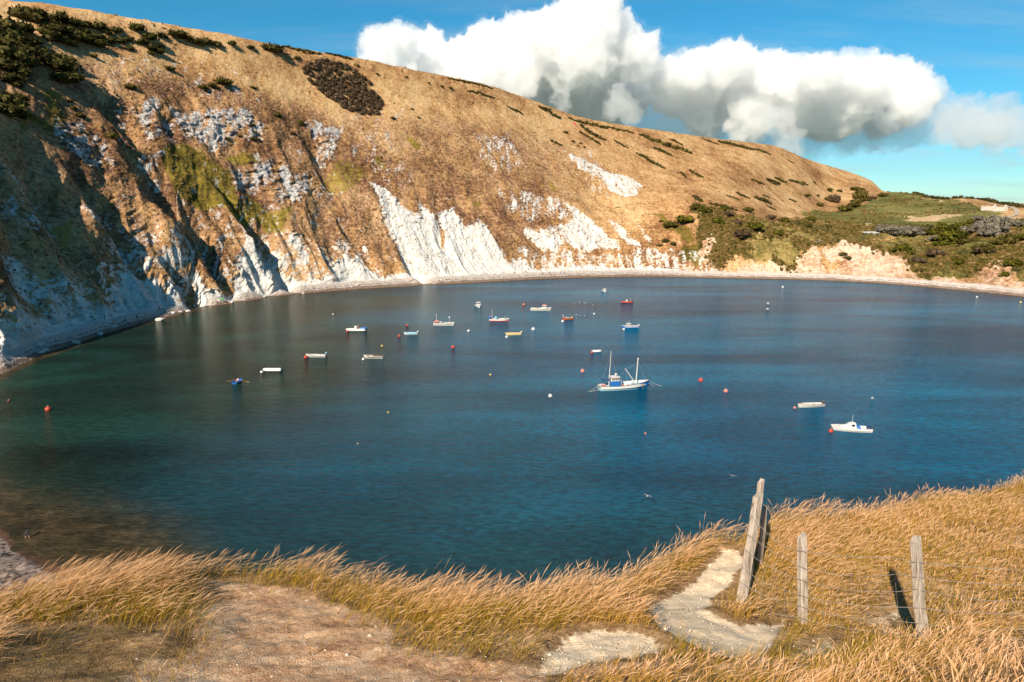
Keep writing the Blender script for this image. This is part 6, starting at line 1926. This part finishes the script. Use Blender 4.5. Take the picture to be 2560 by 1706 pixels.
# boulders along the beach
def boulder_mesh(seed):
    rnd = random.Random(seed)
    bm = bmesh.new()
    bmesh.ops.create_icosphere(bm, subdivisions=2, radius=1)
    o = rnd.uniform(0, 50)
    for v in bm.verts:
        c = v.co * 1.3
        k = float(noise3(c.x + o, c.y, c.z, 5)) * .35 + float(noise3(c.x * 2.4 + o, c.y * 2.4, c.z * 2.4, 6)) * .18
        v.co *= 1 + k
        v.co.z *= .6
    me = bpy.data.meshes.new('boulder')
    bm.to_mesh(me)
    bm.free()
    return me
m, g = new_mat('chalk_boulder')
pos = g.n('ShaderNodeNewGeometry').outputs['Position']
finish(g, g.ramp(g.noise(pos, 1.5, 5, .7), [(.3, (.34, .31, .28)), (.6, (.64, .61, .56))]), .95, g.noise(pos, 3, 4, .7), .6, .2)
BOULD = [boulder_mesh(k) for k in range(4)]
for me in BOULD:
    me.materials.append(m)
rnd = random.Random(9)
spots = [(-128.5, 246, 1.9)]
for k in range(26):
    a = rnd.choice([rnd.uniform(-37, -10), rnd.uniform(-37, 33)])
    sh = float(spline([p[0] for p in SHORE], [p[1] for p in SHORE], np.array([a]))[0]) + rnd.choice([rnd.uniform(.5, 3), rnd.uniform(5, 9)])
    spots.append((sh * math.sin(math.radians(a)), sh * math.cos(math.radians(a)), rnd.uniform(.5, 1.2)))
for k, (x, y, r) in enumerate(left_to_right(spots)):
    o = link('boulder', BOULD[k % 4], None, None, label='%s pale boulder from the left along the far shingle beach' % ORD[k], category='boulder', group='boulders on the beach')
    o.location = (x, y, max(ground(x, y), -.2) + .1 * r)
    o.scale = (r * rnd.uniform(.9, 1.4), r, r * rnd.uniform(.7, 1.1))
    o.rotation_euler = (0, 0, rnd.uniform(0, 6))

# ------------------------------------------------------------------ clouds: real bodies several kilometres off, lit by the sun
def cloud_material(name, density):
    m, g = new_mat(name)
    v = g.n('ShaderNodeVolumePrincipled', {'Color': (1.0, 1.0, 1.0), 'Density': density, 'Anisotropy': 0.2})
    g.n('ShaderNodeOutputMaterial', {'Volume': v})
    return m
FRINGE, PUFF = cloud_material('cloud_fringe', .0005), cloud_material('cloud_puff', .0040)
CLOUD, VEIL = cloud_material('cloud', .0100), cloud_material('cloud_veil', .0024)

def build_cloud(name, balls, voxel, seed, label):
    c0 = np.mean([b_[:3] for b_ in balls], axis=0)
    bm = bmesh.new()
    rnd = random.Random(seed)
    for x, y, z, r in balls:
        for q in range(5):
            if q == 0:
                o, rr = Vector((0, 0, 0)), r
            else:
                d = Vector((rnd.gauss(0, 1), rnd.gauss(0, 1), rnd.gauss(.15, .7))).normalized()
                o, rr = d * r * .72, r * rnd.uniform(.30, .52)
            bmesh.ops.create_icosphere(bm, subdivisions=3, radius=rr, matrix=Matrix.Translation(Vector((x - c0[0], y - c0[1], z - c0[2])) + o))
    me = bpy.data.meshes.new(name)
    bm.to_mesh(me)
    bm.free()
    ob = bpy.data.objects.new(name, me)
    COL.objects.link(ob)
    md = ob.modifiers.new('remesh', 'REMESH')
    md.mode = 'VOXEL'
    md.voxel_size = voxel
    dg = bpy.context.evaluated_depsgraph_get()
    out = bpy.data.meshes.new_from_object(ob.evaluated_get(dg))
    bpy.data.objects.remove(ob)
    n = len(out.vertices)
    co = np.empty(n * 3, np.float32)
    no = np.empty(n * 3, np.float32)
    out.vertices.foreach_get('co', co)
    out.vertices.foreach_get('normal', no)
    co, no = co.reshape(-1, 3).astype(float), no.reshape(-1, 3).astype(float)
    x, y, z = co.T
    d = np.zeros(n)
    for sc, am in ((260, 48), (120, 38), (58, 27), (30, 12)):
        b_ = 1 - np.abs(noise3(x / sc, y / sc, z / sc, seed + int(sc))) * 2.2
        d += am * (np.clip(b_, -.6, 1) - .3)
    co = co + no * d[:, None]
    out.vertices.foreach_set('co', co.astype(np.float32).reshape(-1))
    out.update()
    # the billows fold into each other: skin them once more so that the body stays closed and simple
    ob = bpy.data.objects.new(name, out)
    COL.objects.link(ob)
    md = ob.modifiers.new('remesh', 'REMESH')
    md.mode = 'VOXEL'
    md.voxel_size = voxel * .95
    dg = bpy.context.evaluated_depsgraph_get()
    again = bpy.data.meshes.new_from_object(ob.evaluated_get(dg))
    bpy.data.objects.remove(ob)
    out = again
    n = len(out.vertices)
    co = np.empty(n * 3, np.float32)
    no = np.empty(n * 3, np.float32)
    out.vertices.foreach_get('co', co)
    out.vertices.foreach_get('normal', no)
    q = co.reshape(-1, 3).astype(float)
    d = 9 * (.6 - np.abs(noise3(q[:, 0] / 40, q[:, 1] / 40, q[:, 2] / 40, seed + 3)) * 2) + 6 * (.6 - np.abs(noise3(q[:, 0] / 22, q[:, 1] / 22, q[:, 2] / 22, seed + 4)) * 2)
    out.vertices.foreach_set('co', (q + no.reshape(-1, 3) * d[:, None]).astype(np.float32).reshape(-1))
    out.polygons.foreach_set('use_smooth', np.ones(len(out.polygons), bool))
    out.update()
    out.materials.clear()
    o = link('cumulus_cloud' if 'veil' not in name else 'grey_cloud', out, VEIL if 'veil' in name else PUFF if 'small' in name else CLOUD, None, label=label, category='cloud', group='clouds over the hill')
    o.location = c0
    if len(balls) > 10 and 'veil' not in name:
        # a thin ragged fringe of vapour round the dense body
        fr = out.copy()
        fr.materials.clear()
        fr.materials.append(FRINGE)
        n = len(fr.vertices)
        fr.vertices.foreach_get('co', co := np.empty(n * 3, np.float32))
        fr.vertices.foreach_get('normal', no := np.empty(n * 3, np.float32))
        q = co.reshape(-1, 3).astype(float)
        d = 14 + 34 * np.clip(fbm(q[:, 0] / 150, q[:, 1] / 150, q[:, 2] / 150, 4, seed + 8) + .35, 0, 1.4)
        fr.vertices.foreach_set('co', (q + no.reshape(-1, 3) * d[:, None]).astype(np.float32).reshape(-1))
        link('vapour_fringe', fr, None, o)
    return o

CLOUD_LABELS = {'veil_main': 'dim blue-grey cloud base hanging under the towering cloud', 'veil_right': 'dim blue-grey cloud base hanging under the long right bank',
                'cumulus_cloud_main': 'tallest white cumulus cloud towering above the middle of the ridge', 'cumulus_cloud_right': 'long white cumulus bank right of the towering cloud',
                'small_a': 'small pale cloud puff below the towering cloud', 'small_b': 'small pale cloud puff under the middle of the right bank',
                'small_c': 'lone round white cloud puff below the right end of the bank', 'small_d': 'lowest white cloud puff just above the golden ridge',
                'small_e': 'smallest puff under the left part of the towering cloud', 'small_f': 'flat pale cloud at the right edge of the sky'}
for k, (key, balls) in enumerate(CLOUDS.items()):
    build_cloud(key, balls, 13.0 if len(balls) > 10 else 11.0, 900 + 37 * k, CLOUD_LABELS[key])
